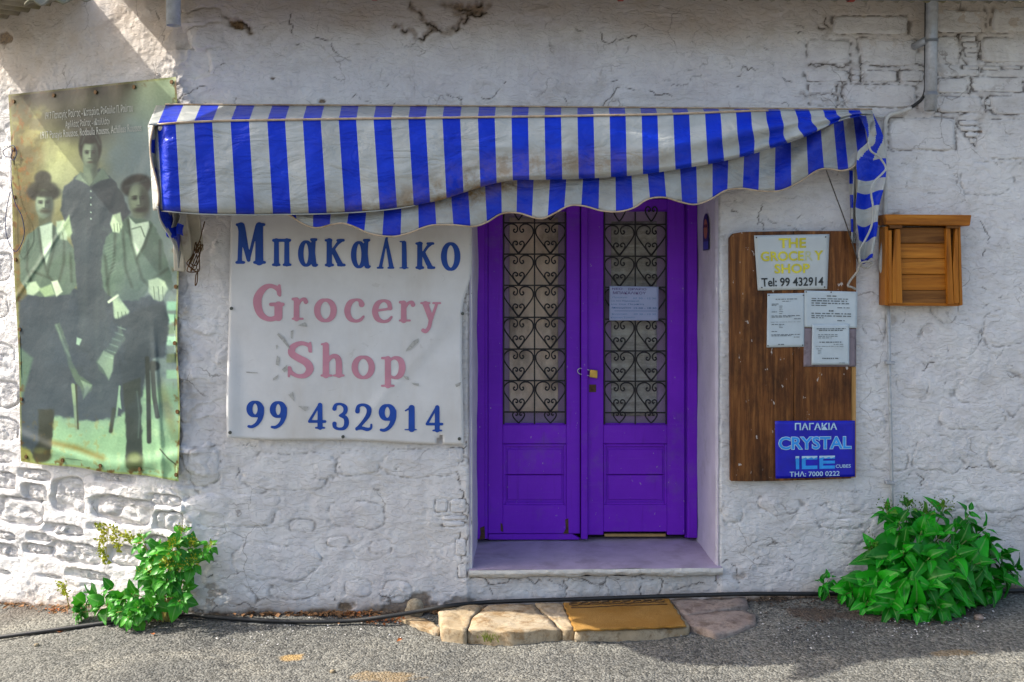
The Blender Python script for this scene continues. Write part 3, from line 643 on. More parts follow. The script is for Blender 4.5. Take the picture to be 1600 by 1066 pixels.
# ------------------------------------------------------------------ lettering: round-tipped strokes with soft serifs, outlined and filled
def ell(cx, cy, rx, ry, a0, a1, w0, w1=None, n=22):
    w1 = w0 if w1 is None else w1; r = []
    for t in np.linspace(0, 1, n):
        a = math.radians(a0+(a1-a0)*t); r.append((cx+rx*math.cos(a), cy+ry*math.sin(a), w0+(w1-w0)*t))
    return r
def cv(*pts, n=6):
    return [tuple(q) for q in crom(pts, n)]
def bowl(cx, cy, rx, ry, wt, ws):              # contrasted oval ring: thin at top and bottom, stout at the sides
    return [(cx+rx*math.cos(a), cy+ry*math.sin(a), wt+(ws-wt)*abs(math.cos(a))) for a in np.linspace(0, 2*math.pi, 36)]
SR = .075
GL = {
 'M': [[(.12,.06,.11),(.16,.93,.11)],[(.17,.93,.19),(.42,.10,.10)],[(.42,.10,.07),(.70,.93,.08)],[(.78,.93,.19),(.78,.06,.20)],[(.02,.04,SR),(.26,.04,SR)],[(.62,.04,SR),(.96,.04,SR)],[(.03,.96,SR),(.22,.96,SR)],[(.72,.96,SR),(.94,.96,SR)]],
 'π': [[(.22,.08,.21),(.22,.92,.19)],[(.78,.08,.21),(.78,.92,.19)],[(.06,.93,.12),(.94,.93,.12)],[(.04,.05,.1),(.38,.05,.1)],[(.62,.05,.1),(.97,.05,.1)]],
 'α': [bowl(.38,.46,.28,.40,.09,.22),[(.78,.90,.16),(.72,.5,.2),(.80,.10,.19)],[(.66,.93,.1),(.92,.93,.1)],cv((.76,.14,.16),(.86,.06,.12),(.97,.08,.08))],
 'κ': [[(.20,.07,.21),(.20,.92,.2)],[(.02,.94,.09),(.3,.94,.1)],[(.03,.05,.1),(.38,.05,.1)],[(.28,.48,.10),(.62,.82,.11),(.80,.93,.13)],[(.40,.58,.17),(.68,.18,.2),(.80,.07,.16)],[(.62,.94,.09),(.93,.94,.1)],[(.66,.05,.1),(.98,.05,.1)]],
 'λ': [[(.60,.97,.09),(.54,.9,.12),(.84,.08,.2)],[(.52,.86,.10),(.20,.08,.15)],[(.02,.04,.08),(.34,.04,.08)],[(.66,.04,.08),(.98,.04,.08)]],
 'ι': [[(.55,.08,.42),(.52,.90,.38)],[(.06,.95,.1),(.60,.95,.1)],[(.04,.04,.09),(.98,.04,.09)]],
 'ο': [bowl(.5,.5,.37,.43,.10,.24)],
 'G': [cv((.86,.74,.10),(.84,.86,.12),(.60,.96,.10),(.36,.90,.15),(.16,.68,.2),(.13,.45,.21),(.24,.18,.17),(.48,.05,.12),(.70,.06,.12),(.86,.14,.14)),[(.87,.97,.07),(.89,.70,.07)],[(.84,.10,.2),(.84,.42,.2)],[(.58,.45,.09),(.99,.45,.09)]],
 'r': [[(.27,.06,.27),(.27,.88,.25)],[(.04,.92,.13),(.3,.92,.16)],[(.03,.05,.1),(.66,.05,.1)],cv((.36,.62,.1),(.54,.86,.14),(.78,.92,.16),(.86,.80,.22))],
 'o': [bowl(.5,.5,.38,.43,.10,.24)],
 'c': [cv((.84,.76,.22),(.76,.91,.14),(.54,.95,.1),(.26,.82,.2),(.13,.50,.23),(.24,.18,.2),(.52,.05,.12),(.78,.10,.12),(.93,.24,.09))],
 'e': [cv((.20,.52,.09),(.86,.60,.09)),cv((.88,.62,.16),(.80,.86,.16),(.54,.95,.1),(.26,.82,.19),(.13,.50,.22),(.24,.18,.2),(.52,.05,.12),(.78,.09,.12),(.94,.24,.09))],
 'y': [[(.24,.94,.22),(.50,.48,.20)],[(.80,.94,.10),(.48,.34,.11)],cv((.50,.44,.14),(.42,.20,.14),(.26,.06,.14),(.12,.09,.15)),[(.02,.97,.075),(.44,.97,.075)],[(.62,.97,.075),(.98,.97,.075)]],
 'S': [cv((.82,.74,.09),(.80,.88,.11),(.52,.96,.12),(.22,.86,.17),(.17,.68,.19),(.40,.55,.2),(.70,.42,.21),(.82,.24,.2),(.66,.07,.15),(.38,.05,.11),(.14,.16,.12),(.10,.28,.09)),[(.83,.97,.06),(.86,.72,.06)],[(.07,.04,.06),(.07,.30,.06)]],
 'h': [[(.22,.05,.21),(.22,.93,.2)],[(.04,.96,.07),(.26,.97,.08)],[(.03,.035,.075),(.46,.035,.075)],cv((.26,.40,.1),(.44,.58,.13),(.66,.60,.16),(.78,.46,.2),(.79,.06,.21)),[(.58,.035,.075),(.99,.035,.075)]],
 'p': [[(.28,.05,.19),(.28,.92,.19)],[(.04,.95,.08),(.3,.95,.09)],[(.03,.035,.07),(.52,.035,.07)],cv((.32,.85,.08),(.55,.96,.10),(.80,.88,.18),(.88,.64,.21),(.80,.40,.19),(.58,.30,.10),(.34,.36,.08))],
 '9': [bowl(.46,.68,.30,.25,.10,.24),cv((.80,.72,.22),(.78,.44,.2),(.60,.18,.16),(.32,.05,.13),(.12,.06,.11))],
 '4': [[(.66,.97,.10),(.08,.32,.11)],[(.06,.29,.12),(.97,.29,.12)],[(.68,.94,.2),(.68,.06,.22)],[(.44,.04,.08),(.93,.04,.08)]],
 '3': [cv((.14,.78,.19),(.22,.92,.13),(.50,.95,.11),(.76,.84,.18),(.74,.64,.17),(.44,.53,.09)),cv((.44,.53,.09),(.76,.46,.18),(.84,.26,.21),(.70,.08,.16),(.38,.05,.12),(.16,.12,.15),(.14,.24,.19))],
 '2': [cv((.16,.72,.2),(.22,.90,.14),(.52,.95,.12),(.80,.82,.2),(.76,.58,.19),(.44,.30,.14),(.12,.08,.13)),cv((.12,.10,.13),(.40,.12,.14),(.72,.07,.15),(.92,.12,.1),(.94,.24,.09))],
 '1': [[(.60,.06,.38),(.60,.92,.36)],[(.10,.80,.10),(.56,.93,.12)],[(.06,.04,.075),(.98,.04,.075)]],
}
def glyph(ch, asp):                            # loops of the outline in a 1 x 1 box; asp = width / height
    st = GL[ch]; n = 110; res = 1.0/n
    nxg = int(n*asp)+24; nyg = n+24
    X, Y = np.meshgrid((np.arange(nxg)-12)*res, (np.arange(nyg)-12)*res); D = np.full(X.shape, 9.)
    hs = min(1, asp*1.15)                      # stroke widths are given against the box width for narrow letters
    for p in st:
        for a, b in zip(p, p[1:]):
            ax, ay, aw = a[0]*asp, a[1], a[2]*hs*.59; bx, by, bw = b[0]*asp, b[1], b[2]*hs*.59
            dx, dy = bx-ax, by-ay; t = np.clip(((X-ax)*dx+(Y-ay)*dy)/(dx*dx+dy*dy+1e-9), 0, 1)
            D = np.minimum(D, np.hypot(X-ax-t*dx, Y-ay-t*dy)-(aw+(bw-aw)*t))
    for _ in range(2): D = (D+np.roll(D, 1, 0)+np.roll(D, -1, 0)+np.roll(D, 1, 1)+np.roll(D, -1, 1))/5
    seg = {}
    def ip(i0, j0, i1, j1):
        a, b = D[j0, i0], D[j1, i1]; t = a/(a-b); return ((i0+(i1-i0)*t-12)*res, (j0+(j1-j0)*t-12)*res)
    ins = D < 0
    for j, i in zip(*np.nonzero((ins[:-1, :-1] != ins[1:, :-1]) | (ins[:-1, :-1] != ins[:-1, 1:]) | (ins[:-1, :-1] != ins[1:, 1:]))):
        c = [(i, j), (i+1, j), (i+1, j+1), (i, j+1)]; v = [ins[q[1], q[0]] for q in c]
        ents, exs = [], []
        for k in range(4):
            a, b = c[k], c[(k+1) % 4]
            if v[k] != v[(k+1) % 4]:
                key = (min(a, b), max(a, b)); (exs if v[k] else ents).append(key)
        for a, b in zip(exs, ents if len(ents) == 1 else ents[::-1]): seg[a] = b
    loops = []
    while seg:
        k0 = next(iter(seg)); k = k0; L = []
        while k in seg: L.append(ip(*k[0], *k[1])); k = seg.pop(k)
        if len(L) > 10: loops.append(L)
    out = []
    for L in loops:                            # thin the outline, keep the bends
        L = np.array(L); keep = []; i = 0; m = len(L)
        idx = [0]
        while idx[-1] < m-1:
            j = idx[-1]+1
            while j+1 < m and j-idx[-1] < 9:
                a, b = L[idx[-1]], L[j+1]; ab = b-a; l = np.linalg.norm(ab)+1e-9
                if np.max(np.abs((L[idx[-1]:j+1, 0]-a[0])*ab[1]-(L[idx[-1]:j+1, 1]-a[1])*ab[0])/l) > .0035: break
                j += 1
            idx.append(j)
        out.append(L[idx[:-1]] if len(idx) > 4 else L)
    allp = np.concatenate(out); lo, hi = allp.min(0), allp.max(0)
    return [(L-lo)/(hi-lo) for L in out]
def fill(loops):
    tri = tessellate_polygon([[Vector((q[0], q[1], 0)) for q in L] for L in loops]); return np.concatenate([np.array(L) for L in loops]), [tuple(t) for t in tri]
def flat_text(body, bold=0.0):                 # plain lettering from the built-in font, normalised to its own box
    f = bpy.data.curves.new('t', 'FONT'); f.body = body; f.size = 1; f.offset = bold; f.resolution_u = 3; f.fill_mode = 'FRONT'
    o = bpy.data.objects.new('t', f); COL.objects.link(o); dg = bpy.context.evaluated_depsgraph_get(); dg.update()
    me = o.evaluated_get(dg).to_mesh(); V = np.array([v.co[:2] for v in me.vertices]); F = [tuple(p.vertices) for p in me.polygons]
    o.evaluated_get(dg).to_mesh_clear(); bpy.data.objects.remove(o); bpy.data.curves.remove(f)
    lo, hi = V.min(0), V.max(0); return (V-lo)/(hi-lo), F
def letters(name, V, F, fn, mat, parent):      # V in 0..1 box (y up); fn(u, v) -> point
    return mk(name, [fn(a, b) for a, b in V], F, mat, parent)
def boxfn(x0, y0, x1, y1, surf, lift=.0025):
    def f(u, v): q = surf(x0+(x1-x0)*u, y1+(y0-y1)*v); return q+np.array([0, -lift, 0])
    return f

# ------------------------------------------------------------------ shop sign banner
M['vinyl'] = None
def vinyl():
    m = NM('white_vinyl', .45, .35); b = m.noise(3, 5, .6); f = m.noise(14, 6, .7)
    c = m.mix(m.ramp(b, [(.35, 0), (.65, 1)]), (.60, .59, .575), (.70, .695, .685))
    c = m.mix(m.math('MULTIPLY', m.ramp(m.noise(2.2, 6, .65, (1.4, 1.4, .4)), [(.52, 0), (.72, 1)]), .45), c, (.52, .47, .40))
    gr = m.ramp(m.noise(11, 5, .6, (1, 1, 1.5), 1.5), [(.66, 0), (.70, 1)]); c = m.mix(m.math('MULTIPLY', gr, .25), c, (.38, .36, .33))
    m.col(c); m.bump(m.noise(5, 4, .55), .006); m.b.inputs['Transmission Weight'].default_value = 0; return m.m
M['vinyl'] = vinyl()
M['ink_blue'] = simple('blue_ink', (.012, .065, .34), .5, .16, 9)
M['ink_pink'] = simple('faded_pink_ink', (.55, .245, .31), .55, .10, 8)
M['scuff'] = simple('grey_scuff', (.42, .41, .38), .8, .3, 60)
sgn = empty('shop_sign', P(540, 690, -.03)); tag(sgn, 'white vinyl banner with blue Greek and pink English grocery shop lettering beside the purple door', 'sign')
def sgy(px, py):
    u = (px-358)/370; v = (py-336)/355
    y = -.034-.004*math.sin(5.0*u+1.2*v)-.003*math.sin(9*v+2*u)-.003*math.sin((u*1.0+v*.9)*13)*sst(.55, .95, u)*sst(.2, .8, v)
    d = abs((u-.80)+(v-.62)*.85); y -= .007*math.exp(-(d/.03)**2)*sst(.60, .75, u+.12*v)*sst(.3, .55, v)
    y -= .020*float(sst(.06, .0, u))*float(sst(.45, .75, v))
    return y
def sgs(px, py): return P(px, py, sgy(px, py))
def sgf(u, v):
    xl = 361-3*v-2*math.sin(3*v)-4*float(sst(.4, .95, v))*math.sin(2.2*v); xr = 735-12*float(sst(.25, .42, v))+1.5*math.sin(8*v)
    py = 330+(684+10*u+1.5*math.sin(9*u)-330)*v; return sgs(xl+(xr-xl)*u, py)
us, vs = np.linspace(0, 1, 80), np.linspace(0, 1, 76)
V, F = sheet(sgf, us, vs)
F = [f for f in F if not (np.mean([V[i][2] for i in f]) < P(690, 681)[2] and abs(np.mean([V[i][0] for i in f])-P(686, 681)[0]) < .012)]
mk('banner_sheet', *thick(V, F, (0, .0015, 0)), M['vinyl'], sgn, smooth=True)
zx = lambda x: 340+.3472*x
zy = lambda y: 330+.3472*y
for ch, bb, ink in [('M',(80,50,218,245),0),('π',(245,122,333,250),0),('α',(362,122,453,252),0),('κ',(482,122,577,253),0),('α',(600,125,690,259),0),('λ',(716,113,796,260),0),('ι',(818,133,860,262),0),('κ',(890,137,980,264),0),('ο',(1005,140,1093,269),0),
    ('G',(160,327,302,497),1),('r',(333,388,408,496),1),('o',(434,393,537,500),1),('c',(570,393,662,502),1),('e',(695,397,788,504),1),('r',(815,402,890,504),1),('y',(912,405,1006,550),1),
    ('S',(316,585,433,753),1),('h',(463,590,572,752),1),('o',(603,650,708,756),1),('p',(735,652,846,797),1),
    ('9',(130,853,210,977),0),('9',(235,855,313,980),0),('4',(407,862,490,984),0),('3',(516,862,592,987),0),('2',(619,865,697,990),0),('9',(725,868,805,993),0),('1',(841,872,897,994),0),('4',(936,873,1016,996),0)]:
    x0, y0, x1, y1 = bb; V, F = fill(glyph(ch, (x1-x0)/(y1-y0)))
    letters('letter', V, F, boxfn(zx(x0), zy(y0), zx(x1), zy(y1), sgs), M['ink_blue' if ink == 0 else 'ink_pink'], sgn)
for pts in [[(275,548),(300,570),(322,605),(326,625),(306,600),(268,556)],[(850,622),(880,585),(905,572),(905,588),(868,622),(848,632)],[(268,650),(280,660),(276,696),(262,690)],[(290,712),(312,692),(316,712),(300,726)],[(250,752),(275,735),(270,752),(250,762)],
            [(836,742),(858,745),(862,760),(846,756)],[(872,772),(906,776),(904,788),(884,782)],[(318,826),(340,812),(346,856)],[(362,876),(410,880),(395,900)],[(1068,780),(1096,768),(1092,784),(1074,792)],[(130,722),(180,726),(182,730),(130,727)],[(330,540),(342,535),(336,575),(330,570)],[(360,515),(395,500),(402,520)],[(262,605),(270,602),(268,625)]]:
    V = [sgs(zx(a), zy(b))+np.array([0, -.0036, 0]) for a, b in pts]; mk('scuff', V, [tuple(range(len(V)))], M['scuff'], sgn)
def disc(c, r, th=.003, n=12): return tube([c, np.asarray(c)+np.array([0, -th, 0])], r, n, up=(1, 0, 0))
M['screw'] = simple('dull_screw', (.10, .11, .10), .4, .3, 90, metal=.6)
for x, y in [(63,438),(1103,461),(57,996),(565,1015),(1088,1024)]:
    mk('screw', *disc(sgs(zx(x), zy(y))+np.array([0, -.003, 0]), .0085, .004), M['screw'], sgn)

# ------------------------------------------------------------------ notice board and what is pinned on it
M['ply'] = woodmat('stained_board', (.030, .011, .004), (.15, .052, .012), (.32, .135, .036), 'z', .55, 1.0, .9, blot=.75)
M['pale_strip'] = woodmat('pale_wood', (.24, .12, .035), (.40, .22, .07), (.5, .30, .12), 'z', .65)
YB = -.045
nb = empty('notice_board', P(1238, 752, -.03)); tag(nb, 'dark brown stained wooden notice board fixed to the wall right of the door', 'notice board')
mk('plank', *plate([(1140, 372), (1146, 365), (1160, 362.5), (1240, 361), (1240.2, 751), (1180, 752.5), (1142, 752)], YB, .03, .002), M['ply'], nb)
mk('plank', *plate([(1240.9, 361), (1330, 361), (1338, 364), (1338, 572), (1330, 572.5), (1330, 748), (1241, 751)], YB, .03, .002), M['ply'], nb)
mk('edge_strip', *plate([(1330.6, 573), (1337.6, 573), (1337.5, 746), (1330.6, 747)], YB+.004, .026, .001), M['pale_strip'], nb)
def flat(name, quad, y, mat, wav=.0015, th=.0008, parent=None, seed=0):
    a, b, c, d = [np.array(q, float) for q in quad]
    def px(u, v): return (a*(1-u)+b*u)*(1-v)+(d*(1-u)+c*u)*v
    def yy(u, v): return y-wav*(1+float(fbm(u*2.3, v*2.6, 3, 200+seed)))
    def f(u, v): q = px(u, v); return P(q[0], q[1], yy(u, v))
    o = mk(name, *thick(*sheet(f, np.linspace(0, 1, 18), np.linspace(0, 1, 18)), (0, th, 0)), mat, parent, smooth=True)
    return o, f
def onto(f, u0, v0, u1, v1, lift=.0022):
    return lambda u, v: f(u0+(u1-u0)*u, v1+(v0-v1)*v)+np.array([0, -lift, 0])
M['plastic'] = simple('laminated_sheet', (.50, .54, .54), .22, .06, 7, .002, 9, spec=.5)
M['paper'] = simple('pale_paper', (.50, .57, .60), .5, .07, 8, .002, 10, spec=.4)
M['yellow'] = simple('faded_yellow_ink', (.60, .54, .05), .5, .25, 11)
M['ghost'] = simple('bleached_yellow_ink', (.50, .52, .30), .5, .10, 14)
M['ink'] = simple('dark_print', (.03, .035, .035), .6)
M['greyprint'] = simple('grey_print', (.13, .15, .16), .6)
M['pin'] = simple('pin_head', (.04, .035, .03), .4)
ps = empty('paper_sign', P(1238, 454, YB-.004)); tag(ps, 'laminated sign reading the grocery shop in faded yellow with a telephone number', 'sign')
o, f = flat('sheet', [(1178, 368), (1296, 366), (1292.5, 452), (1184, 454)], YB-.004, M['plastic'], .002, parent=ps, seed=1)
letters('lettering', *flat_text('THE', .03), onto(f, .325, .06, .69, .24), M['yellow'], ps)
letters('lettering', *flat_text('GROCE', .03), onto(f, .07, .295, .66, .475), M['yellow'], ps)
letters('lettering', *flat_text('R', .01), onto(f, .68, .30, .785, .475), M['ghost'], ps)
letters('lettering', *flat_text('Y', .03), onto(f, .80, .295, .925, .47), M['yellow'], ps)
letters('lettering', *flat_text('SHOP', .03), onto(f, .25, .525, .745, .70), M['yellow'], ps)
letters('lettering', *flat_text('Tel: 99 432914', .018), onto(f, .06, .775, .94, .935), M['ink'], ps)
for u, v in [(.03, .04), (.95, .05), (.06, .95), (.96, .96)]: mk('pin', *disc(f(u, v), .0035), M['pin'], ps)
def lines(f, rows, parent, seed, lift=.002):   # print too small to read: broken dark strokes
    mb = MB(); r = random.Random(seed)
    for v, u0, u1, h in rows:
        u = u0
        while u < u1:
            L = min(r.uniform(.03, .11), u1-u); k = onto(f, u, v, u+L, v+h, lift); mb.add([k(0, 0), k(1, 0), k(1, 1), k(0, 1)], [(0, 1, 2, 3)]); u += L+r.uniform(.012, .03)
    tag(mb.make('small_print', M['greyprint'], parent), kind='stuff')
def notice(label, quad, y, rows, pins, seed):
    e = empty('notice', P(quad[2][0], quad[2][1], y)); tag(e, label, 'notice', 'paper notices pinned to the board')
    o, f = flat('sheet', quad, y, M['paper'], .0022, parent=e, seed=seed); lines(f, rows, e, seed)
    for u, v in pins: mk('pin', *disc(f(u, v), .0032), M['pin'], e)
    return f
R = lambda v0, n, u0, u1, h=.012, g=.022: [(v0+k*g, u0, u1 if k < n-1 else u0+(u1-u0)*.7, h) for k in range(n)]
notice('tall paper notice on the board, lowest left of three, four pins at its corners', [(1199, 459), (1257, 458), (1256.5, 542), (1198, 543)], YB-.003,
       [(.10, .22, .80, .014), (.14, .40, .62, .012)]+R(.19, 2, .12, .30)+[(.23, .32, .42, .01), (.265, .32, .4, .01), (.30, .32, .42, .01), (.335, .12, .26, .012), (.335, .32, .44, .01), (.37, .32, .42, .01)]+R(.41, 2, .12, .9)+[(.47, .72, .9, .012), (.53, .1, .9, .005)]+R(.57, 1, .12, .6)+[(.60, .32, .42, .01), (.63, .32, .42, .01), (.70, .12, .28, .012)]+R(.76, 2, .12, .88)+[(.81, .72, .88, .012), (.94, .3, .46, .018)], [(.04, .03), (.97, .04), (.03, .97), (.96, .97)], 3)
bp, fb_ = flat('backing_sheet', [(1256, 513), (1338, 514), (1337, 573), (1255.5, 573)], YB-.002, simple('lilac_grey_card', (.22, .18, .20), .6, .1, 9, dirt=(.06, .04, .04), dscale=14, cover=.52), .001, seed=9)
tag(bp, 'lilac grey card with dark blotches behind the lowest right notice', 'card')
notice('wide paper notice on the board, upper right of three beside the hanging awning cloth', [(1257, 454), (1340, 456), (1339, 513), (1257, 511.5)], YB-.004,
       [(.12, .42, .60, .03)]+[(.20, .13, .82, .022), (.255, .13, .80, .03), (.32, .13, .84, .03), (.385, .13, .42, .024), (.44, .62, .86, .02), (.52, .46, .56, .04)]+[(.60, .13, .88, .028), (.665, .13, .88, .028), (.72, .13, .36, .024), (.79, .62, .76, .024)], [(.03, .04), (.5, .03)], 5)
notice('small square paper notice stuck over the blotchy card at the right of the board', [(1269, 507), (1327, 506.5), (1327, 570), (1268, 570)], YB-.009,
       [(.10, .12, .90, .022), (.14, .18, .84, .022)]+R(.25, 3, .16, .68, .014, .04)+[(.43, .2, .8, .024), (.49, .58, .84, .012), (.54, .1, .86, .010), (.60, .12, .28, .012), (.64, .16, .25, .01), (.68, .16, .25, .01), (.72, .16, .25, .01), (.83, .28, .72, .025), (.95, .72, .88, .012)], [], 7)
# ice sign
M['iceblue'] = simple('royal_blue_print', (.006, .008, .42), .35, .2, 12, .001, 12, spec=.45)
M['cyan'] = simple('cyan_print', (.03, .30, .80), .4, .1, 30)
M['palecyan'] = simple('frost_print', (.42, .62, .78), .4, .1, 30)
ic = empty('ice_sign', P(1274, 747, YB-.004)); tag(ic, 'royal blue crystal ice cubes sign with cyan lettering at the foot of the notice board', 'sign')
quad = [(1211, 658), (1336, 657.5), (1336, 745), (1212, 748)]
o, f = flat('sheet', quad, YB-.005, M['iceblue'], .0018, .0015, parent=ic, seed=12)
letters('lettering', *flat_text('ΠΑΓΑΚΙΑ', .022), onto(f, .245, .035, .775, .16), M['palecyan'], ic)
letters('lettering', *flat_text('CRYSTAL', .05), onto(f, .035, .27, .955, .505), M['palecyan'], ic)
letters('lettering', *flat_text('CRYSTAL', .018), onto(f, .044, .28, .946, .495, .003), M['cyan'], ic)
def blk(pts): return [[(a, b) for a, b in pts]]
for pts in ([(0, 0), (.085, 0), (.085, 1), (-.01, 1)], [(.15, 0), (.55, 0), (.55, .26), (.25, .26), (.25, .72), (.55, .72), (.55, 1), (.22, 1), (.15, .9)], [(.60, 0), (1, 0), (1, .24), (.70, .24), (.70, .39), (1, .39), (1, .61), (.70, .61), (.70, .76), (1, .76), (1, 1), (.66, 1), (.60, .92)]):
    V, F = fill(blk(pts)); g = onto(f, .255, .615, .745, .845); mk('lettering', [g(a, b) for a, b in V], F, M['cyan'], ic)
    frost = [(a, b) for a, b in pts]; x0 = min(p[0] for p in pts); x1 = max(p[0] for p in pts)
    edge_ = [(x0+(x1-x0)*t, .90-.05*((k*7) % 3)) for k, t in enumerate(np.linspace(1, 0, 9))]
    V, F = fill(blk([(x0, 1), (x1, 1)]+edge_)); g = onto(f, .255, .615, .745, .845, .003); mk('frosting', [g(a, b) for a, b in V], F, M['palecyan'], ic)
letters('lettering', *flat_text('CUBES', .012), onto(f, .755, .775, .945, .835), M['palecyan'], ic)
letters('lettering', *flat_text('ΤΗΛ: 7000 0222', .014), onto(f, .175, .885, .805, .975), M['palecyan'], ic)
# handwritten hours on the door
hn = empty('opening_hours_note', P(990, 501, YL-.012)); tag(hn, 'handwritten paper note in blue and violet pen taped over the right door grille', 'note')
M['notepaper'] = simple('lilac_paper', (.36, .42, .62), .6, .08, 5, .001, 8)
M['pen_violet'] = simple('violet_pen', (.10, .05, .20), .6); M['pen_blue'] = simple('blue_pen', (.03, .12, .30), .6); M['pen_pale'] = simple('faded_blue_pen', (.14, .25, .46), .6)
o, f = flat('paper', [(952.5, 447), (1018, 447.5), (1029, 450), (1028.5, 501), (952, 501)][0:1]+[(1029, 448), (1028.5, 501), (952, 501)], YL-.012, M['notepaper'], .002, parent=hn, seed=20)
for b, m_, q in [('ΝΕΟ', 'pen_violet', (.05, .05, .26, .11)), ('ΩΡΑΡΙΟ', 'pen_violet', (.38, .05, .75, .115)), ('ΜΠΑΚΑΛΙΚΟΥ', 'pen_violet', (.07, .155, .74, .235)), ('Πρωινό', 'pen_pale', (.06, .305, .36, .36)), ('07 30 - 12 30', 'pen_pale', (.48, .325, .95, .375)), ('ως την Παρασκευή', 'pen_blue', (.03, .41, .60, .455)), ('ως την Πεμπτη', 'pen_blue', (.03, .505, .70, .55)),
                 ('Απογευματινο', 'pen_blue', (.04, .60, .44, .665)), ('15 00 - 18 30', 'pen_blue', (.50, .61, .96, .66)), ('Κυριακή', 'pen_pale', (.05, .785, .36, .84)), ('09 30 - 10 30', 'pen_pale', (.50, .79, .95, .84)), ('Κυριακη Συνολο', 'pen_pale', (.03, .885, .52, .945))]:
    letters('handwriting', *flat_text(b, .004), onto(f, q[0], q[1], q[2], q[3], .0022), M[m_], hn)
k = onto(f, .1, .715, .97, .725, .0024); mk('pen_line', [k(0, 0), k(1, .0), k(1, 1), k(0, 1)], [(0, 1, 2, 3)], M['pen_blue'], hn)
# small oval sticker on the right jamb
xj = P(1118, 360)[0]
stp = empty('jamb_sticker', (xj-.004, .15, 1.75)); tag(stp, 'small oval sticker with an orange face and dark blue foot on the door jamb', 'sticker')
jx = lambda y: P(1118.5, 700)[0]+(P(1087.5, 700, .53)[0]-P(1118.5, 700)[0])*(y+.002)/.532-.006
zt_, zb_ = 1.62+(436-333)*5.2/1555, 1.62+(436-391)*5.2/1555
yc, yr = .205, .075; sm = lambda a, b: np.array([jx(yc+a*yr)-.004-.001*0, yc+a*yr, zb_+(zt_-zb_)*b])
ov = [(-1, 0), (1, 0), (1, .62)]+[(math.cos(t), .62+.38*math.sin(t)) for t in np.linspace(.15, math.pi-.15, 14)]+[(-1, .62)]
M['st_dark'] = simple('navy_print', (.02, .025, .10), .4); M['st_or'] = simple('orange_print', (.45, .16, .05), .4); M['st_bl'] = simple('blue_print', (.05, .07, .35), .4)
def jpoly(name, pts, mat, lift):
    V, F = fill([pts]); o_ = mk(name, *thick([sm(a, b)+np.array([-lift, 0, 0]) for a, b in V], F, (-.0008, 0, 0)), mat, stp); return o_
jpoly('backing', ov, M['st_dark'], 0); jpoly('face', [(.62*math.cos(t), .58+.27*math.sin(t)) for t in np.linspace(0, 2*math.pi, 20, endpoint=False)], M['st_or'], .0012)
jpoly('glasses', [(-.55, .62), (.55, .62), (.5, .70), (-.5, .70)], simple('brown_print', (.10, .02, .01), .4), .0024); jpoly('foot', [(-.9, .03), (.9, .03), (.9, .24), (-.9, .24)], M['st_bl'], .0012)

# ------------------------------------------------------------------ little wooden cupboard / shutter box on the wall
M['pine'] = woodmat('varnished_pine', (.11, .032, .003), (.38, .128, .010), (.54, .22, .026), 'x', .5, .8)
M['pinev'] = woodmat('varnished_pine_upright', (.11, .032, .003), (.38, .128, .010), (.54, .22, .026), 'z', .5, .8)
M['pined'] = woodmat('dark_varnished_pine', (.05, .016, .004), (.17, .065, .012), (.28, .12, .028), 'x', .55, .8)
sb = empty('shutter_box', P(1442, 478, -.05)); tag(sb, 'small varnished pine shutter box with five boards and a top rail on the right wall', 'shutter box')
YS = -.075
mk('top_board', *plate([(1383, 335), (1518.5, 336), (1516, 353), (1386, 351)], YS-.04, .11, .004), M['pine'], sb)
for k, (y0, y1) in enumerate([(356, 380), (380.6, 404), (404.6, 428.5), (429.1, 453.5), (454.1, 476)]):
    mk('plank', *plate(rect(1404, 1481, y0, y1), YS+.004*(k % 2), .02, .002), M['pined' if k in (0, 4) else 'pine'], sb)
mk('side_board', *plate([(1383, 354), (1388, 354), (1388, 478), (1382.5, 477)], YS-.012, .075, .002), M['pinev'], sb)
mk('side_board', *plate([(1497, 354), (1501, 354), (1504.5, 477), (1499.5, 478)], YS-.012, .075, .002), M['pinev'], sb)
mk('batten', *plate([(1388.6, 360), (1393.5, 360), (1394, 474), (1388.8, 475)], YS-.022, .024, .002), M['pinev'], sb)
mk('batten', *plate([(1399, 358), (1407, 358), (1410.5, 474.5), (1394.6, 474), (1394.4, 420)], YS-.022, .024, .002), M['pinev'], sb)
mk('batten', *plate([(1478.5, 357), (1485, 357), (1491, 475), (1481.5, 476)], YS-.022, .024, .002), M['pinev'], sb)
mk('batten', *plate([(1493, 357), (1496.6, 357), (1499, 474), (1491.6, 474.5), (1489.5, 418)], YS-.022, .024, .002), M['pinev'], sb)
for x in (1400, 1488.5): mk('cleat', *plate([(x-11, 348), (x+11, 348), (x+10, 357), (x-9, 357)], YS-.030, .02, .002), M['pined'], sb)
mk('back_panel', *plate(rect(1386, 1500, 355, 476), YS+.03, .02), M['pined'], sb)
mk('bottom_rail', *plate([(1388, 473), (1498, 474), (1499, 478.5), (1388, 478)], YS-.006, .05, .002), M['pine'], sb)
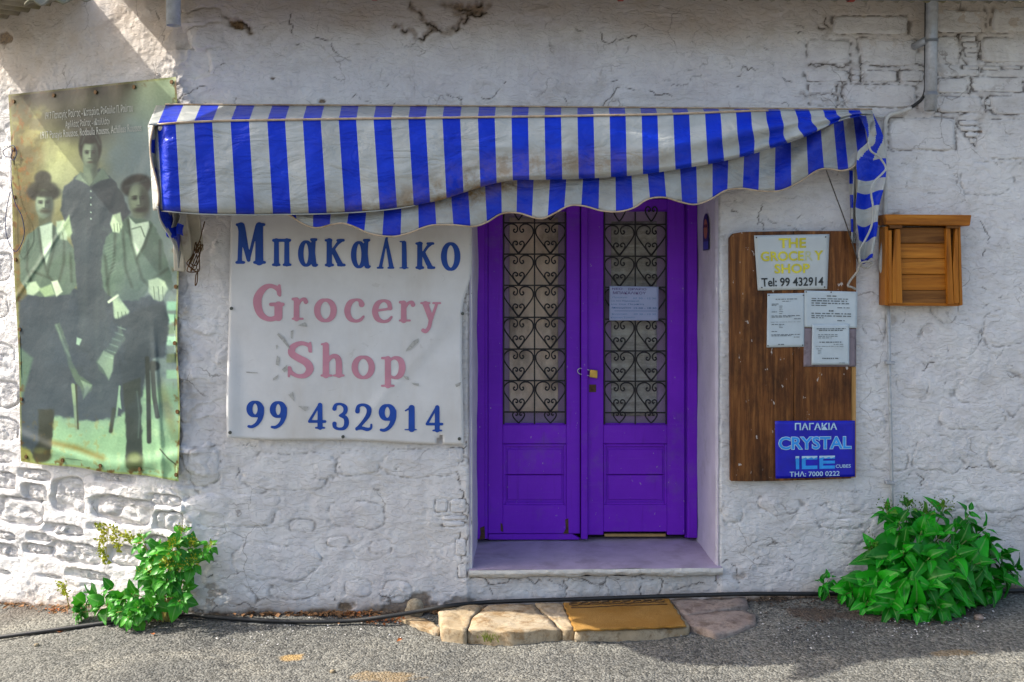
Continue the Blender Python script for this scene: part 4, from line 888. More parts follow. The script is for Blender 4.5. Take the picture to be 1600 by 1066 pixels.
# ------------------------------------------------------------------ striped awning
def awn(name, c0, c1, dirt, spec=.45, rough=.38, gk=1.0):
    m = NM(name, rough, spec); b = m.noise(3.5, 6, .65); wv = m.noise(1, 3, .6, (160, 160, 30))
    c = m.mix(m.ramp(b, [(.35, 0), (.65, 1)]), c0, c1)
    c = m.mix(m.math('MULTIPLY', m.ramp(m.noise(2.3, 7, .7, (1, 1, 1.5)), [(.52, 0), (.70, 1)]), dirt), c, (.30, .22, .12))
    st, _ = m.attr('grime'); c = m.mix(m.math('MULTIPLY', m.math('MULTIPLY', st, gk), m.ramp(m.noise(11, 8, .75), [(.38, .0), (.58, 1)])), c, (.24, .15, .06))
    m.col(c); n0 = m.bump(m.noise(5, 3, .5, (1, 1, 2.2), 1.4), .018); n = m.bump(m.noise(16, 5, .6), .005, 1, n0); m.bump(wv, .0006, 1, n); return m.m
M['cblue'] = awn('blue_awning_cloth', (.003, .022, .42), (.006, .040, .58), .03, .2, .34, .4)
M['cwhite'] = awn('grey_white_awning_cloth', (.36, .375, .355), (.50, .51, .48), .35, .35, .36)
M['piping'] = simple('tan_piping', (.50, .38, .26), .6, .2, 30, dirt=(.28, .17, .09), dscale=14, cover=.5)
aw = empty('awning', P(800, 340, -.1)); tag(aw, 'blue and white striped awning with scalloped valance, sagging and torn down at its right end', 'awning')
ED = [246, 302.7, 360.3, 417.6, 473, 529.2, 583.6, 638, 691.3, 746.7, 799.2, 850.8, 902.3, 952.6, 1002.6, 1052, 1101.6, 1149.8, 1196.4, 1242.6, 1286, 1326, 1362]
ip = lambda tab, x: float(np.interp(x, [t[0] for t in tab], [t[1] for t in tab]))
def smooth_tab(tab):
    xs_ = np.array([t[0] for t in tab], float); ys_ = np.array([t[1] for t in tab], float); n = len(xs_); d = np.diff(ys_)/np.diff(xs_)
    mm = np.concatenate([[d[0]], (d[1:]+d[:-1])/2, [d[-1]]])
    def f(x):
        x = min(max(x, xs_[0]), xs_[-1]); i = min(int(np.searchsorted(xs_, x, 'right'))-1, n-2); h = xs_[i+1]-xs_[i]; t = (x-xs_[i])/h
        return float((2*t**3-3*t*t+1)*ys_[i]+(t**3-2*t*t+t)*h*mm[i]+(-2*t**3+3*t*t)*ys_[i+1]+(t**3-t*t)*h*mm[i+1])
    return f
T0 = [(240, 164.5), (700, 166.5), (1100, 170), (1300, 171.5), (1365, 172)]
T1 = smooth_tab([(240, 196), (300, 191.5), (450, 188), (750, 184), (1046, 179), (1200, 173.5), (1300, 173), (1345, 174), (1365, 176)])
T2 = smooth_tab([(240, 329), (300, 334), (370, 335.5), (430, 335), (520, 333), (600, 327), (680, 313), (740, 295), (790, 283), (850, 281), (920, 279), (1000, 273), (1060, 264), (1120, 253), (1180, 238), (1240, 216), (1300, 192), (1345, 181), (1365, 180)])
T3 = smooth_tab([(240, 330), (400, 330), (434, 336), (452, 347), (477, 355.5), (506, 350), (521, 348), (539, 353), (564, 364), (601, 369), (622, 364), (655, 352), (691, 351), (727, 353), (746, 347), (771, 334), (800, 332), (842, 341), (859, 334), (884, 321), (904, 321), (933, 329), (958, 330), (979, 324), (999, 311), (1024, 308), (1049, 315), (1073, 319), (1098, 311), (1123, 297), (1148, 294), (1177, 298), (1205, 297), (1230, 284), (1259, 264), (1296, 266), (1317, 259), (1337, 238), (1358, 218), (1365, 212)])
dep = lambda x: ip([(240, -.50), (600, -.46), (1046, -.36), (1250, -.24), (1365, -.14)], x)
sh2 = lambda x: ip([(240, 8), (600, 10), (800, 2), (1000, 2), (1150, 6), (1280, 12), (1365, 0)], x)
sh0 = lambda x: ip([(240, 13), (550, 4), (850, 1), (1100, -4), (1365, 0)], x)
cols = [(231.0, 1), (234.0, 1), (237.0, 1)]
for k in range(len(ED)-1):
    w_ = ED[k+1]-ED[k]; cols += [(ED[k]+w_*t, 0 if t < .5 else 1) for t in np.linspace(0, 1, 14, endpoint=False)]
cols = cols[:3]+[(240.0, 1), (243.0, 1)]+cols[3:]+[(ED[-1], 0)]
cx = [c[0] for c in cols]; cm = [c[1] for c in cols]; cm[-1] = 0
def wr(x, v): return sst(1080, 1300, x)
def top_pt(x, v):                              # rail at the wall down to the front edge
    py = ip(T0, x)+(T1(x)-ip(T0, x))*v; y = -.035+(dep(x)+.035)*v; return P(x+sh0(x)*(1-v), py, y)
def face_pt(x, v):                             # hanging front, seam at its foot
    y1, y2 = T1(x), T2(x); y = dep(x)-.020*math.sin(math.pi*v)-.03*v
    g = wr(x, v); y += -.030*g*math.sin(v*11+x*.020+1.5*math.sin(x*.03))*v*(1.2-v)-.008*float(fbm(x*.012, v*2.2, 3, 301))-.006*math.sin(x*.05+4*v)*v
    y += -.030*math.exp(-((x-800)/45)**2)*sst(.55, 1, v)
    pyy = y1+(y2-y1)*v; an = math.atan2(pyy-172, 1392-x); gg = sst(930, 1230, x)*sst(1365, 1320, x)
    y += gg*v*(.048*math.sin(an*24+.8)+.026*math.sin(an*43+x*.01))-gg*.02*sst(.75, 1, v)
    cre = (pyy-(270+14*math.sin(x*.01)))/7; y += -.008*math.exp(-cre*cre)*math.exp(-((x-760)/120)**2)
    if x < 262: y += .10*((262-x)/24)**2
    pxx = x+sh2(x)*v+g*4*math.sin(v*9+x*.05)*v; lip = sst(.93, 1, v)*.03
    return P(pxx, y1+(y2-y1)*v, y+lip)
def val_pt(x, v):                              # scalloped valance tucked behind the seam
    y2, y3 = T2(x)-7, max(T3(x), T2(x)-6); g = wr(x, v)
    y = dep(x)-.03+.085+.05*sst(980, 1200, x)*sst(1365, 1330, x)-.035*v-.010*math.sin(x*.043+3*v)*v-.016*math.exp(-((x-690)/90)**2)*math.sin(3*v)-.04*g*math.sin(v*5+x*.045)-.012*math.sin(x*.021+1)*v
    return P(x+sh2(x)+7+(4*math.sin(x*.02))*v+g*5*v-7*sst(1250, 1350, x), y2+(y3-y2)*v, y)
def cloth(name, fn, vs, xr=None, grime=None, th=.0012):
    ii = [i for i, x in enumerate(cx) if xr is None or xr[0] <= x <= xr[1]]
    X = [cx[i] for i in ii]; V, F = sheet(lambda x, v: fn(x, v), X, vs); nu = len(X)
    mi = [cm[ii[k % (nu-1)]] for k in range(len(F))]
    n = len(V); V2, F2 = thick(V, F, (0, th, 0)); extra = len(F2)-2*len(F)
    mi2 = mi+mi+[1]*extra
    o = mk(name, V2, F2, [M['cblue'], M['cwhite']], aw, True, mi2)
    if grime:
        a = o.data.attributes.new('grime', 'FLOAT', 'POINT'); gv = [grime(X[k % nu], vs[k // nu]) for k in range(n)]; a.data.foreach_set('value', np.array(gv*2, np.float32))
    return o
gface = lambda x, v: .75*sst(1.1, .2, math.hypot((x-640)/190, (v-1.0)/.30))+.65*sst(1.1, .3, math.hypot((x-850)/260, (v-.75)/.30))+.7*sst(.965, .985, v)*(x < 800)
cloth('roof_cloth', top_pt, list(np.linspace(0, 1, 6)))
cloth('front_cloth', face_pt, list(np.linspace(0, 1, 34)), None, gface)
cloth('valance', val_pt, list(np.linspace(0, 1, 14)), (400, 1365), lambda x, v: .8*sst(1.1, .2, math.hypot((x-740)/130, (v-.1)/.5))+.25)
def pipe_line(name, fn, x0, x1, r, n=120, mat='piping'):
    mk(name, *tube([fn(x) for x in np.linspace(x0, x1, n)], r, 6), M[mat], aw, smooth=True)
pipe_line('piping', lambda x: top_pt(x, 0)+np.array([0, -.004, .003]), 246, 1362, .0046)
pipe_line('piping', lambda x: face_pt(x, 0)+np.array([0, -.003, .002]), 241, 1200, .0052)
pipe_line('piping', lambda x: val_pt(x, 1)+np.array([0, -.001, -.002]), 428, 1364, .0042, 220, 'piping')
pipe_line('hem', lambda x: face_pt(x, 1)+np.array([0, -.004, -.001]), 244, 640, .0030, 60, 'cwhite')
# left end: the side flap, hanging slack from the front corner back to the wall
SX = P(240, 250, -.49)[0]
def flap(u, v):
    y = -.49+.44*u; top = ip([(0, T1(241)), (1, 165)], u); zt = P(240, T1(241), -.49)[2]+(P(250, 168, -.05)[2]-P(240, T1(241), -.49)[2])*u
    zb = [P(235, 322, -.49)[2], P(252, 365, -.33)[2], P(274, 420, -.16)[2], P(285, 372, -.05)[2]]
    zb = float(np.interp(u, [0, .36, .76, 1], zb)); x = SX+.012*math.sin(u*9+v*3)*v+.015*u-.018*math.sin(v*5)*(1-u)
    return np.array([x, y, zt+(zb-zt)*v])
us, vs = np.linspace(0, 1, 41), np.linspace(0, 1, 40); V, F = sheet(flap, us, vs)
mi = [(1 if int((i // 40)*.155*1.0+(i % 40)*.02) % 2 == 0 else 0) for i in range(len(F))]
V2, F2 = thick(V, F, (-.0012, 0, 0)); mk('side_flap', V2, F2, [M['cblue'], M['cwhite']], aw, True, mi+mi+[1]*(len(F2)-2*len(F)))
pipe_line('piping', lambda t: flap(t, 1), 0, 1, .0042, 40, 'cwhite'); pipe_line('piping', lambda t: flap(0, t)+np.array([.002, -.004, 0]), 0, 1, .0045, 40, 'piping')
# slack inner bundle of cloth, the two arms and the twisted wire at the left end
def bundle(u, v):
    p = P(262+24*u+2*math.sin(v*6), 328+42*v+4*math.sin(u*6), -.28); p[1] += .022*math.sin(u*14)+.01*math.sin(v*5); return p
us, vs = np.linspace(0, 1, 26), np.linspace(0, 1, 16); V, F = sheet(bundle, us, vs); mi = [0 if 8 < (i // 25) else 1 for i in range(len(F))]
V2, F2 = thick(V, F, (0, .0012, 0)); mk('cloth_bundle', V2, F2, [M['cblue'], M['cwhite']], aw, True, mi+mi+[1]*(len(F2)-2*len(F)))
M['arm'] = simple('cream_painted_arm', (.50, .46, .37), .6, .15, 14, .001, 60, dirt=(.30, .22, .13), dscale=9, cover=.55)
def bar(a, b, wd, dp):
    a, b = np.asarray(a), np.asarray(b); t = (b-a)/np.linalg.norm(b-a); s = np.cross(t, (0, 1, 0)); s /= np.linalg.norm(s); n = np.cross(s, t)
    q = lambda c: [c+s*wd+n*dp, c-s*wd+n*dp, c-s*wd-n*dp, c+s*wd-n*dp]; return prism(q(a), q(b), .003)
mk('arm', *bar(P(279, 330, -.16), P(281, 423, -.05), .026, .012), M['arm'], aw)
mk('arm', *bar(P(284, 330, -.20), P(296, 408, -.06), .022, .011), M['arm'], aw)
mk('arm', *bar(P(300, 325, -.12), P(307, 392, -.035), .034, .012), M['arm'], aw)
mk('front_rail', *tube([top_pt(x, 1)+np.array([0, .018, -.012]) for x in np.linspace(246, 1050, 30)], .012, 10), M['arm'], aw, smooth=True)
mk('wall_rail', *tube([top_pt(x, 0)+np.array([0, .012, -.014]) for x in np.linspace(246, 1360, 30)], .012, 10), M['arm'], aw, smooth=True)
mk('arm', *tube([top_pt(248, 1)+np.array([.02, .02, -.014]), P(262, 195, -.03)], .012, 10), M['arm'], aw, smooth=True)
# right end: collapsed corner and the long strip of side cloth hanging from it
def hang(u, v):
    py = 176+232*v
    xl = ip([(176, 1340), (205, 1352), (222, 1357), (236, 1342), (262, 1338), (300, 1339), (340, 1338), (380, 1341), (408, 1343)], py); xr_ = ip([(172, 1362), (185, 1366), (215, 1380), (245, 1386), (262, 1385), (300, 1380), (340, 1373), (380, 1367), (408, 1365)], py)
    y = -.155+.07*v-.032*math.sin(u*5.2+1.2+2*v)*(.4+.6*v)+.012*math.sin(v*13+u*4)*(1-v)+.06*u*(1-v)
    return P(xl+(xr_-xl)*u+1.5*math.sin(v*17), py+5*math.sin(u*5)*(.3+v*.7), y)
us, vs = np.linspace(0, 1, 28), np.linspace(0, 1, 70); V, F = sheet(hang, us, vs)
def band(i):
    u, v = (i % 27)/27, (i // 27)/69; py = 176+232*v
    if py < 249: return 0 if (math.floor((u*1.1+v*3.4-.05)*1.9) % 2 == 0) else 1
    return 0 if any(a <= py < b for a, b in ((249, 277), (299, 323), (349, 374), (398, 420))) else 1
mi = [band(i) for i in range(len(F))]; V2, F2 = thick(V, F, (0, .0012, 0)); mk('hanging_strip', V2, F2, [M['cblue'], M['cwhite']], aw, True, mi+mi+[1]*(len(F2)-2*len(F)))
mk('piping', *tube(crom([P(x, y, d) for x, y, d in [(1356, 222, -.20), (1361, 236, -.19), (1374, 246, -.17), (1384, 262, -.15), (1378, 272, -.16), (1365, 285, -.17), (1361, 300, -.17), (1364, 325, -.16), (1362, 352, -.15), (1352, 375, -.15), (1343, 392, -.14), (1344, 412, -.13)]], 6), .0052, 6), M['cwhite'], aw, smooth=True)
def inner(u, v): p = P(1326+11*u+4*v*(1-u), 246+(380-246)*v, -.075+.02*math.sin(u*5+v*4)); return p
us, vs = np.linspace(0, 1, 8), np.linspace(0, 1, 40); V, F = sheet(inner, us, vs); mi = [0 if int((i // 7)/5.6) % 2 == 1 and (i % 7) < 4 else 1 for i in range(len(F))]
V2, F2 = thick(V, F, (0, .0012, 0)); mk('inner_strip', V2, F2, [M['cblue'], M['cwhite']], aw, True, mi+mi+[1]*(len(F2)-2*len(F)))
mk('arm', *bar(P(1338, 232, -.10), P(1341, 345, -.06), .010, .008), M['arm'], aw)
M['rope'] = simple('grubby_cord', (.38, .35, .30), .85, .3, 60, .001, 300); M['darkcord'] = simple('dark_cord', (.07, .06, .05), .8, .3, 60)
rp = tag(mk('cord', *tube(crom([P(x, y, d) for x, y, d in [(1291, 266, -.19), (1305, 304, -.16), (1322, 350, -.12), (1338, 400, -.10), (1342, 412, -.10)]], 5), .0032, 6), M['darkcord'], None, True), 'thin dark cord stretched from the valance down to the foot of the hanging awning strip', 'cord')
kp = [P(x, y, d) for x, y, d in [(1342, 404, -.105), (1345, 415, -.10), (1356, 418, -.09), (1362, 411, -.09), (1352, 409, -.10), (1344, 413, -.105), (1340, 424, -.09), (1332, 434, -.075), (1327, 441, -.07), (1325, 447, -.075), (1331, 449, -.07), (1337, 452, -.06)]]
tag(mk('rope_knot', *tube(crom(kp, 6), .0058, 7), M['rope'], None, True), 'frayed white rope end knotted below the hanging awning strip over the notice board', 'rope')
wp = []
r_ = random.Random(5)
M['wire'] = simple('rusty_wire', (.13, .07, .03), .8, .35, 60, metal=.3)
wl = [(320, 346), (316, 360), (312, 376), (308, 384)]
for k in range(5):
    wl += [(309+r_.uniform(-3, 9), 380+r_.uniform(-4, 6)), (304+r_.uniform(-5, 3), 398+r_.uniform(-5, 5)), (296+r_.uniform(-6, 5), 416+r_.uniform(-6, 8)), (308+r_.uniform(-6, 3), 420+r_.uniform(-10, 6))]
wl += [(306, 430), (305, 446), (308, 440), (309, 420)]
tag(mk('wire_tangle', *tube(crom([P(x, y, -.10+.012*math.sin(i*1.7)) for i, (x, y) in enumerate(wl)], 5), .0028, 5), M['wire'], None, True), 'rusty wire tangle dangling under the left end of the awning', 'wire')

# ------------------------------------------------------------------ old family photograph printed on a banner on the side wall
bn = empty('photo_banner', Pl(155, 740, .03)); tag(bn, 'tall green faded photograph banner of three people on the left wall', 'banner')
qd = [np.array(q, float) for q in [(13, 148), (275, 120), (280.5, 751), (34, 721)]]
def bpx(u, v):
    return (qd[0]*(1-u)+qd[1]*u)*(1-v)+(qd[3]*(1-u)+qd[2]*u)*v
def boff(u, v):
    o = .036+.006*math.sin(3.1*u+2*v)+.006*math.sin(7*v+3*u)+.004*float(fbm(u*3, v*5, 3, 401))
    o += .010*math.exp(-(((v-.93)-.05*math.sin(3*u))/.018)**2)+.008*math.exp(-(((u-.86)-.12*(v-.75))/.02)**2)*float(sst(.55, .75, v))
    a = (u-.25)*.62+(v-.40); o += .004*math.exp(-(a/.010)**2)*float(sst(.42, .2, u))
    o += .006*math.sin(u*30)*math.exp(-v/.03)+.006*math.sin(v*60)*math.exp(-(1-u)/.05)
    return o
def bpt(u, v, lift=0):
    q = bpx(u, v); q = q+np.array([1.6*math.sin(v*17)*(u > .98)+1.2*math.sin(v*11)*(u < .02), 1.3*math.sin(u*14)*(v > .98)]); return Pl(q[0], q[1], boff(u, v)+lift)
nu, nv = 250, 460
us, vs = np.linspace(0, 1, nu), np.linspace(0, 1, nv); UU, VV = np.meshgrid(us, vs)
PX = (qd[0][0]*(1-UU)+qd[1][0]*UU)*(1-VV)+(qd[3][0]*(1-UU)+qd[2][0]*UU)*VV
PY = (qd[0][1]*(1-UU)+qd[1][1]*UU)*(1-VV)+(qd[3][1]*(1-UU)+qd[2][1]*UU)*VV
IM = np.zeros(PX.shape+(3,))
def base(c): IM[:] = np.array(c, float)
def put(a, c):
    c = np.array(c, float); IM[:] = IM*(1-a[..., None])+c*a[..., None]
def E_(cx_, cy_, rx, ry, c, soft=.15, rot=0, al=1):
    x = PX-cx_; y = PY-cy_; r = math.radians(rot); x, y = x*math.cos(r)+y*math.sin(r), -x*math.sin(r)+y*math.cos(r)
    put(al*sst(1+soft, 1-soft, np.hypot(x/rx, y/ry)), c)
def G_(pts, c, soft=1.2, al=1, warp=0):
    X, Y = PX, PY
    if warp: X = X+warp*fbm(PX*.06, PY*.06, 3, 411); Y = Y+warp*fbm(PX*.06, PY*.06, 3, 412)
    d = np.full(PX.shape, 1e9); ins = np.zeros(PX.shape, bool); n = len(pts)
    for i in range(n):
        (x0, y0), (x1, y1) = pts[i], pts[(i+1) % n]; dx, dy = x1-x0, y1-y0
        t = np.clip(((X-x0)*dx+(Y-y0)*dy)/(dx*dx+dy*dy+1e-9), 0, 1); d = np.minimum(d, np.hypot(X-x0-t*dx, Y-y0-t*dy))
        if y0 != y1: ins ^= ((y0 > Y) != (y1 > Y)) & (X < (x1-x0)*(Y-y0)/(y1-y0)+x0)
    s = np.where(ins, -d, d); put(al*sst(soft, -soft, s), c)
def L_(pts, w_, c, soft=.8, al=1):
    d = np.full(PX.shape, 1e9)
    for (x0, y0), (x1, y1) in zip(pts, pts[1:]):
        dx, dy = x1-x0, y1-y0; t = np.clip(((PX-x0)*dx+(PY-y0)*dy)/(dx*dx+dy*dy+1e-9), 0, 1); d = np.minimum(d, np.hypot(PX-x0-t*dx, PY-y0-t*dy))
    put(al*sst(w_/2+soft, w_/2-soft, d), c)
N1 = fbm(PX*.022, PY*.022, 5, 421); N2 = fbm(PX*.09, PY*.07, 4, 422); N3 = fbm(PX*.3, PY*.3, 3, 423)
base((134, 150, 146)); put(sst(215, 120, PX+30*N1), (142, 140, 104)); put(sst(.0, .5, N1)*sst(150, 60, PX)*sst(460, 330, PY), (196, 196, 140))  # yellower left side: sun tint painted into the print
E_(100, 268, 42, 46, (206, 208, 158), .9, 20, .8); E_(40, 330, 22, 150, (104, 88, 46), .9, 0, .75); put(sst(.1, .5, N2)*sst(75, 30, PX)*sst(470, 420, PY)*.7, (150, 100, 30))
put(sst(205, 140, PY+14*N1-.08*(PX-100)), (84, 80, 56)); E_(140, 195, 40, 26, (48, 52, 42), .7, 0, .75); put(sst(168, 140, PY+12*N2+.10*PX)*.8, (70, 52, 24))
E_(250, 150, 42, 60, (188, 206, 172), .5, 20, .8); E_(226, 240, 60, 80, (136, 150, 156), .9, 0, .6)  # pale upper right corner: patch of sunlight painted into the print
put(sst(585, 615, PY+12*N1), (152, 184, 152)); put(sst(.0, .6, N2)*sst(620, 640, PY)*.55, (174, 200, 164)); put(sst(636, 690, PY)*sst(90, 30, PX)*.8, (138, 128, 60))
for y, c in ((478, (160, 200, 176)), (498, (168, 206, 180)), (515, (120, 142, 120)), (533, (172, 210, 184)), (560, (118, 132, 96)), (585, (150, 190, 156))): put(sst(258, 262, PX)*sst(9, 5, np.abs(PY-y)), c)
DK = (72, 86, 96); DK2 = (48, 58, 62); JK = (108, 128, 114); SKN = (196, 214, 184)
G_([(30, 470), (60, 448), (120, 452), (170, 470), (250, 460), (262, 500), (258, 556), (240, 562), (200, 640), (185, 650), (150, 660), (85, 650), (62, 720), (30, 690), (28, 560)], DK, 3, 1, 3)                       # dark mass of skirts and trousers
G_([(124, 272), (100, 292), (94, 330), (112, 370), (122, 470), (120, 640), (190, 650), (180, 470), (176, 400), (196, 345), (204, 332), (190, 300), (174, 278), (156, 262), (140, 270)], (76, 89, 97), 2, 1, 2)        # woman's dress
G_([(30, 640), (52, 560), (28, 540)], (100, 126, 112), 3)
def face(cx_, cy_, w_, h_, side=1, tone=1.0, tilt=0):
    lit = tuple(v*tone for v in (178, 192, 164)); mid = tuple(v*tone for v in (128, 142, 124)); dk = tuple(v*tone for v in (58, 68, 64))
    E_(cx_, cy_, w_, h_, mid, .16, tilt); E_(cx_-side*w_*.28, cy_+h_*.02, w_*.62, h_*.86, lit, .55, tilt, .95); E_(cx_+side*w_*.62, cy_+h_*.10, w_*.46, h_*.85, dk, .7, tilt, .72)
    for sg in (-1, 1):
        ex = cx_+sg*w_*.40; E_(ex, cy_-h_*.12, w_*.30, h_*.115, dk, .75, tilt, .80); E_(ex, cy_-h_*.10, w_*.13, h_*.045, (24, 30, 28), .5, tilt, .8); E_(ex, cy_-h_*.235, w_*.30, h_*.04, (40, 48, 42), .7, tilt, .6)
    E_(cx_-side*w_*.04, cy_+h_*.05, w_*.10, h_*.24, tuple(min(255, v*1.08) for v in lit), .8, tilt, .7); E_(cx_+side*w_*.17, cy_+h_*.08, w_*.10, h_*.20, dk, .9, tilt, .55); E_(cx_, cy_+h_*.30, w_*.24, h_*.05, dk, .8, tilt, .6)
    E_(cx_, cy_+h_*.78, w_*.5, h_*.16, mid, .8, tilt, .6)
E_(141, 230, 17.5, 27, (36, 40, 38), .16); G_([(131, 258), (151, 258), (153, 276), (140, 291), (129, 276)], (158, 174, 150), 2); G_([(140, 262), (152, 258), (153, 276), (146, 284)], (92, 106, 98), 3, .7)
face(141, 241, 12.5, 23, 1); E_(141, 253.5, 4.6, 1.7, (92, 78, 72), .8, 0, .75); E_(140, 217.5, 13, 7.5, (38, 42, 40), .35); L_([(127, 226), (133, 211), (148, 210), (156, 226)], 2.4, (96, 110, 102), 1.4, .7)
G_([(126, 268), (136, 278), (140, 291), (128, 284), (117, 280)], (146, 162, 142), 1.8); G_([(153, 270), (160, 262), (172, 279), (158, 282), (142, 291)], (132, 150, 136), 1.8)
for y in (299, 309, 320, 332, 342): E_(142, y, 1.2, 1.2, (176, 196, 182), .5)
for q in [[(98, 300), (108, 330), (116, 372)], [(186, 300), (182, 330), (190, 350)], [(150, 300), (156, 400), (150, 520), (158, 620)], [(130, 320), (134, 420), (128, 540)], [(168, 380), (160, 460), (170, 560)]]: L_(q, 5, (90, 102, 106), 5, .55)
# seated man on the left
E_(67, 279, 13, 12, (62, 62, 48), .25); E_(68, 301, 26, 14, (44, 48, 42), .2); E_(67, 291, 20, 8, (60, 62, 50), .4)
G_([(60, 336), (80, 334), (80, 352), (61, 353)], (104, 110, 84), 2.5); face(69, 319, 13.5, 21.5, 1); E_(70, 330, 7.5, 3.4, (66, 64, 48), .8, 0, .85); E_(69, 303, 16, 5, (38, 42, 38), .6, 0, .85)
G_([(60, 354), (80, 346), (84, 352), (98, 362), (116, 392), (120, 446), (108, 460), (84, 464), (48, 462), (32, 440), (30, 398), (42, 368)], JK, 1.5, 1, 1.5)
G_([(62, 354), (82, 348), (82, 380), (76, 402), (72, 414), (66, 392)], (206, 222, 200), 1.5)
for q in [[(60, 358), (66, 400), (76, 432), (88, 446)], [(84, 354), (84, 390), (74, 428)], [(44, 376), (42, 420), (50, 444)], [(100, 376), (100, 410), (92, 440)], [(50, 424), (76, 434)], [(110, 396), (112, 440)]]: L_(q, 3, (68, 84, 72), 3, .8)
put(.12*sst(.0, .5, N2)*((PX < 122) & (PY > 350) & (PY < 462)), (150, 172, 146)); G_([(40, 442), (56, 440), (64, 452), (52, 462), (42, 460)], SKN, 2); G_([(60, 452), (80, 444), (86, 460), (70, 464)], (168, 190, 154), 2); G_([(80, 440), (90, 438), (98, 456), (88, 464)], (214, 226, 200), 1.5)
G_([(88, 346), (100, 344), (108, 360), (104, 376), (94, 374), (88, 362)], SKN, 2); G_([(98, 352), (108, 336), (113, 364), (108, 372)], (176, 196, 160), 2); L_([(92, 364), (93, 374)], 1, (120, 136, 110), .7); L_([(98, 364), (99, 375)], 1, (120, 136, 110), .7)
# seated man on the right
E_(213, 290, 24, 17, (40, 46, 46), .2, -14); E_(214, 342, 12, 9, (118, 134, 124), .4); face(217, 313, 16, 27, 1, .84, -6); E_(219, 328, 9.5, 4.2, (38, 44, 42), .7, -4, .9); L_([(196, 292), (228, 282)], 3, (104, 118, 116), 2.5, .5)
G_([(200, 338), (236, 346), (252, 372), (264, 420), (272, 450), (250, 470), (232, 452), (216, 470), (180, 470), (160, 450), (158, 406), (166, 372), (184, 352)], (106, 128, 116), 1.8, 1, 2)
G_([(202, 340), (212, 350), (232, 346), (234, 356), (222, 386), (212, 404), (204, 372)], (208, 224, 204), 1.5); L_([(206, 358), (220, 354), (226, 370)], 2, (130, 150, 130), 1)
for q in [[(200, 344), (206, 380), (222, 436), (232, 446)], [(236, 352), (226, 384), (214, 404)], [(180, 366), (178, 410), (166, 446)], [(250, 376), (250, 420)], [(192, 360), (196, 420), (206, 448)], [(164, 400), (170, 460)], [(262, 420), (240, 436)]]: L_(q, 3.5, (66, 84, 76), 3, .8)
for k in range(10): L_([(162+1.2*k, 384+5*k), (176+k*.6, 378+5*k)], 1.2, (150, 172, 156), 1.2, .45)
put(.12*sst(.0, .5, N2)*((PX > 158) & (PY > 350) & (PY < 470)), (154, 178, 152)); G_([(176, 336), (188, 332), (192, 352), (186, 364), (176, 362), (172, 350)], SKN, 1.8)
for x in (178, 183, 187): L_([(x, 350), (x+1, 362)], 1, (112, 128, 110), .7)
G_([(232, 438), (246, 434), (258, 440), (262, 452), (252, 472), (240, 468), (232, 456)], SKN, 2); G_([(176, 470), (186, 464), (202, 486), (198, 506), (184, 512), (178, 494)], (178, 198, 172), 2); L_([(170, 472), (184, 462)], 4, (218, 230, 206), 1.5)
for x0, y0, x1, y1 in [(240, 448, 242, 468), (247, 448, 249, 471), (254, 448, 255, 470), (184, 488, 186, 510), (190, 488, 193, 509), (196, 488, 199, 504)]: L_([(x0, y0), (x1, y1)], 1.1, (108, 126, 108), .7)
G_([(178, 500), (256, 470), (264, 500), (258, 556), (232, 562), (222, 620), (192, 620), (186, 560)], (68, 82, 90), 2.5, 1, 2)
G_([(188, 508), (196, 530), (176, 560), (172, 586), (168, 594), (160, 582), (150, 566), (158, 552), (178, 530)], (96, 114, 108), 2, 1, 2); G_([(152, 566), (162, 548), (178, 556), (176, 580), (170, 594), (162, 578)], (146, 168, 148), 1.8)
for k in range(6): L_([(164+4*k, 556-9*k), (176+4*k, 560-9*k)], 1.6, (168, 194, 172), 1.4, .7)
G_([(86, 508), (94, 504), (106, 540), (112, 566), (126, 588), (144, 600), (142, 610), (130, 624), (126, 606), (114, 590), (104, 560)], (98, 118, 106), 1.8, 1, 1.5); L_([(88, 508), (100, 540), (108, 556)], 3, (150, 174, 150), 2, .7); G_([(126, 594), (144, 602), (130, 624), (132, 608)], (142, 164, 142), 1.6)
G_([(120, 527), (128, 530), (124, 540), (119, 538)], (176, 204, 180), 1.2)
G_([(60, 640), (84, 640), (82, 690), (78, 712), (56, 722), (52, 708), (60, 690)], (58, 66, 56), 2.2, 1, 2); E_(66, 712, 14, 9, (74, 74, 50), .3); E_(62, 704, 10, 5, (130, 134, 92), .6, 0, .6)
G_([(192, 600), (220, 590), (222, 690), (222, 728), (212, 738), (198, 730), (196, 712), (198, 690)], (60, 74, 72), 2, 1, 1.5); E_(210, 722, 14, 16, (96, 108, 76), .3); E_(210, 716, 9, 7, (148, 160, 116), .6, 0, .7); L_([(214, 612), (218, 650), (216, 684)], 2, (110, 132, 122), 1.5, .6)
E_(240, 572, 10, 8, (56, 66, 66), .3)
for q in [[(230, 560), (232, 620), (233, 690)], [(238, 572), (241, 620), (246, 651)]]: L_(q, 7, (54, 66, 64), 1.5)
L_([(114, 602), (118, 640), (120, 670)], 6, (150, 170, 140), 1.4); L_([(119, 602), (122, 670)], 2.5, (60, 70, 56), 1.2); L_([(178, 640), (173, 674)], 6, (64, 76, 68), 1.5); L_([(187, 604), (182, 650)], 3, (150, 178, 152), 1.2); G_([(186, 604), (190, 640), (184, 636)], (156, 186, 162), 1.2)
put(.22*sst(.25, .6, N2)*sst(640, 665, PY)*sst(200, 150, PX), (140, 104, 34)); L_([(82, 692), (120, 700), (160, 716)], 7, (132, 110, 44), 6, .7); L_([(250, 702), (262, 716), (276, 727)], 1.5, (60, 70, 50), 1)
E_(262, 640, 7, 36, (140, 120, 60), .9, -14, .45); put(.35*sst(.1, .6, N1)*sst(700, 600, PY)*sst(420, 480, PY), (84, 98, 112))
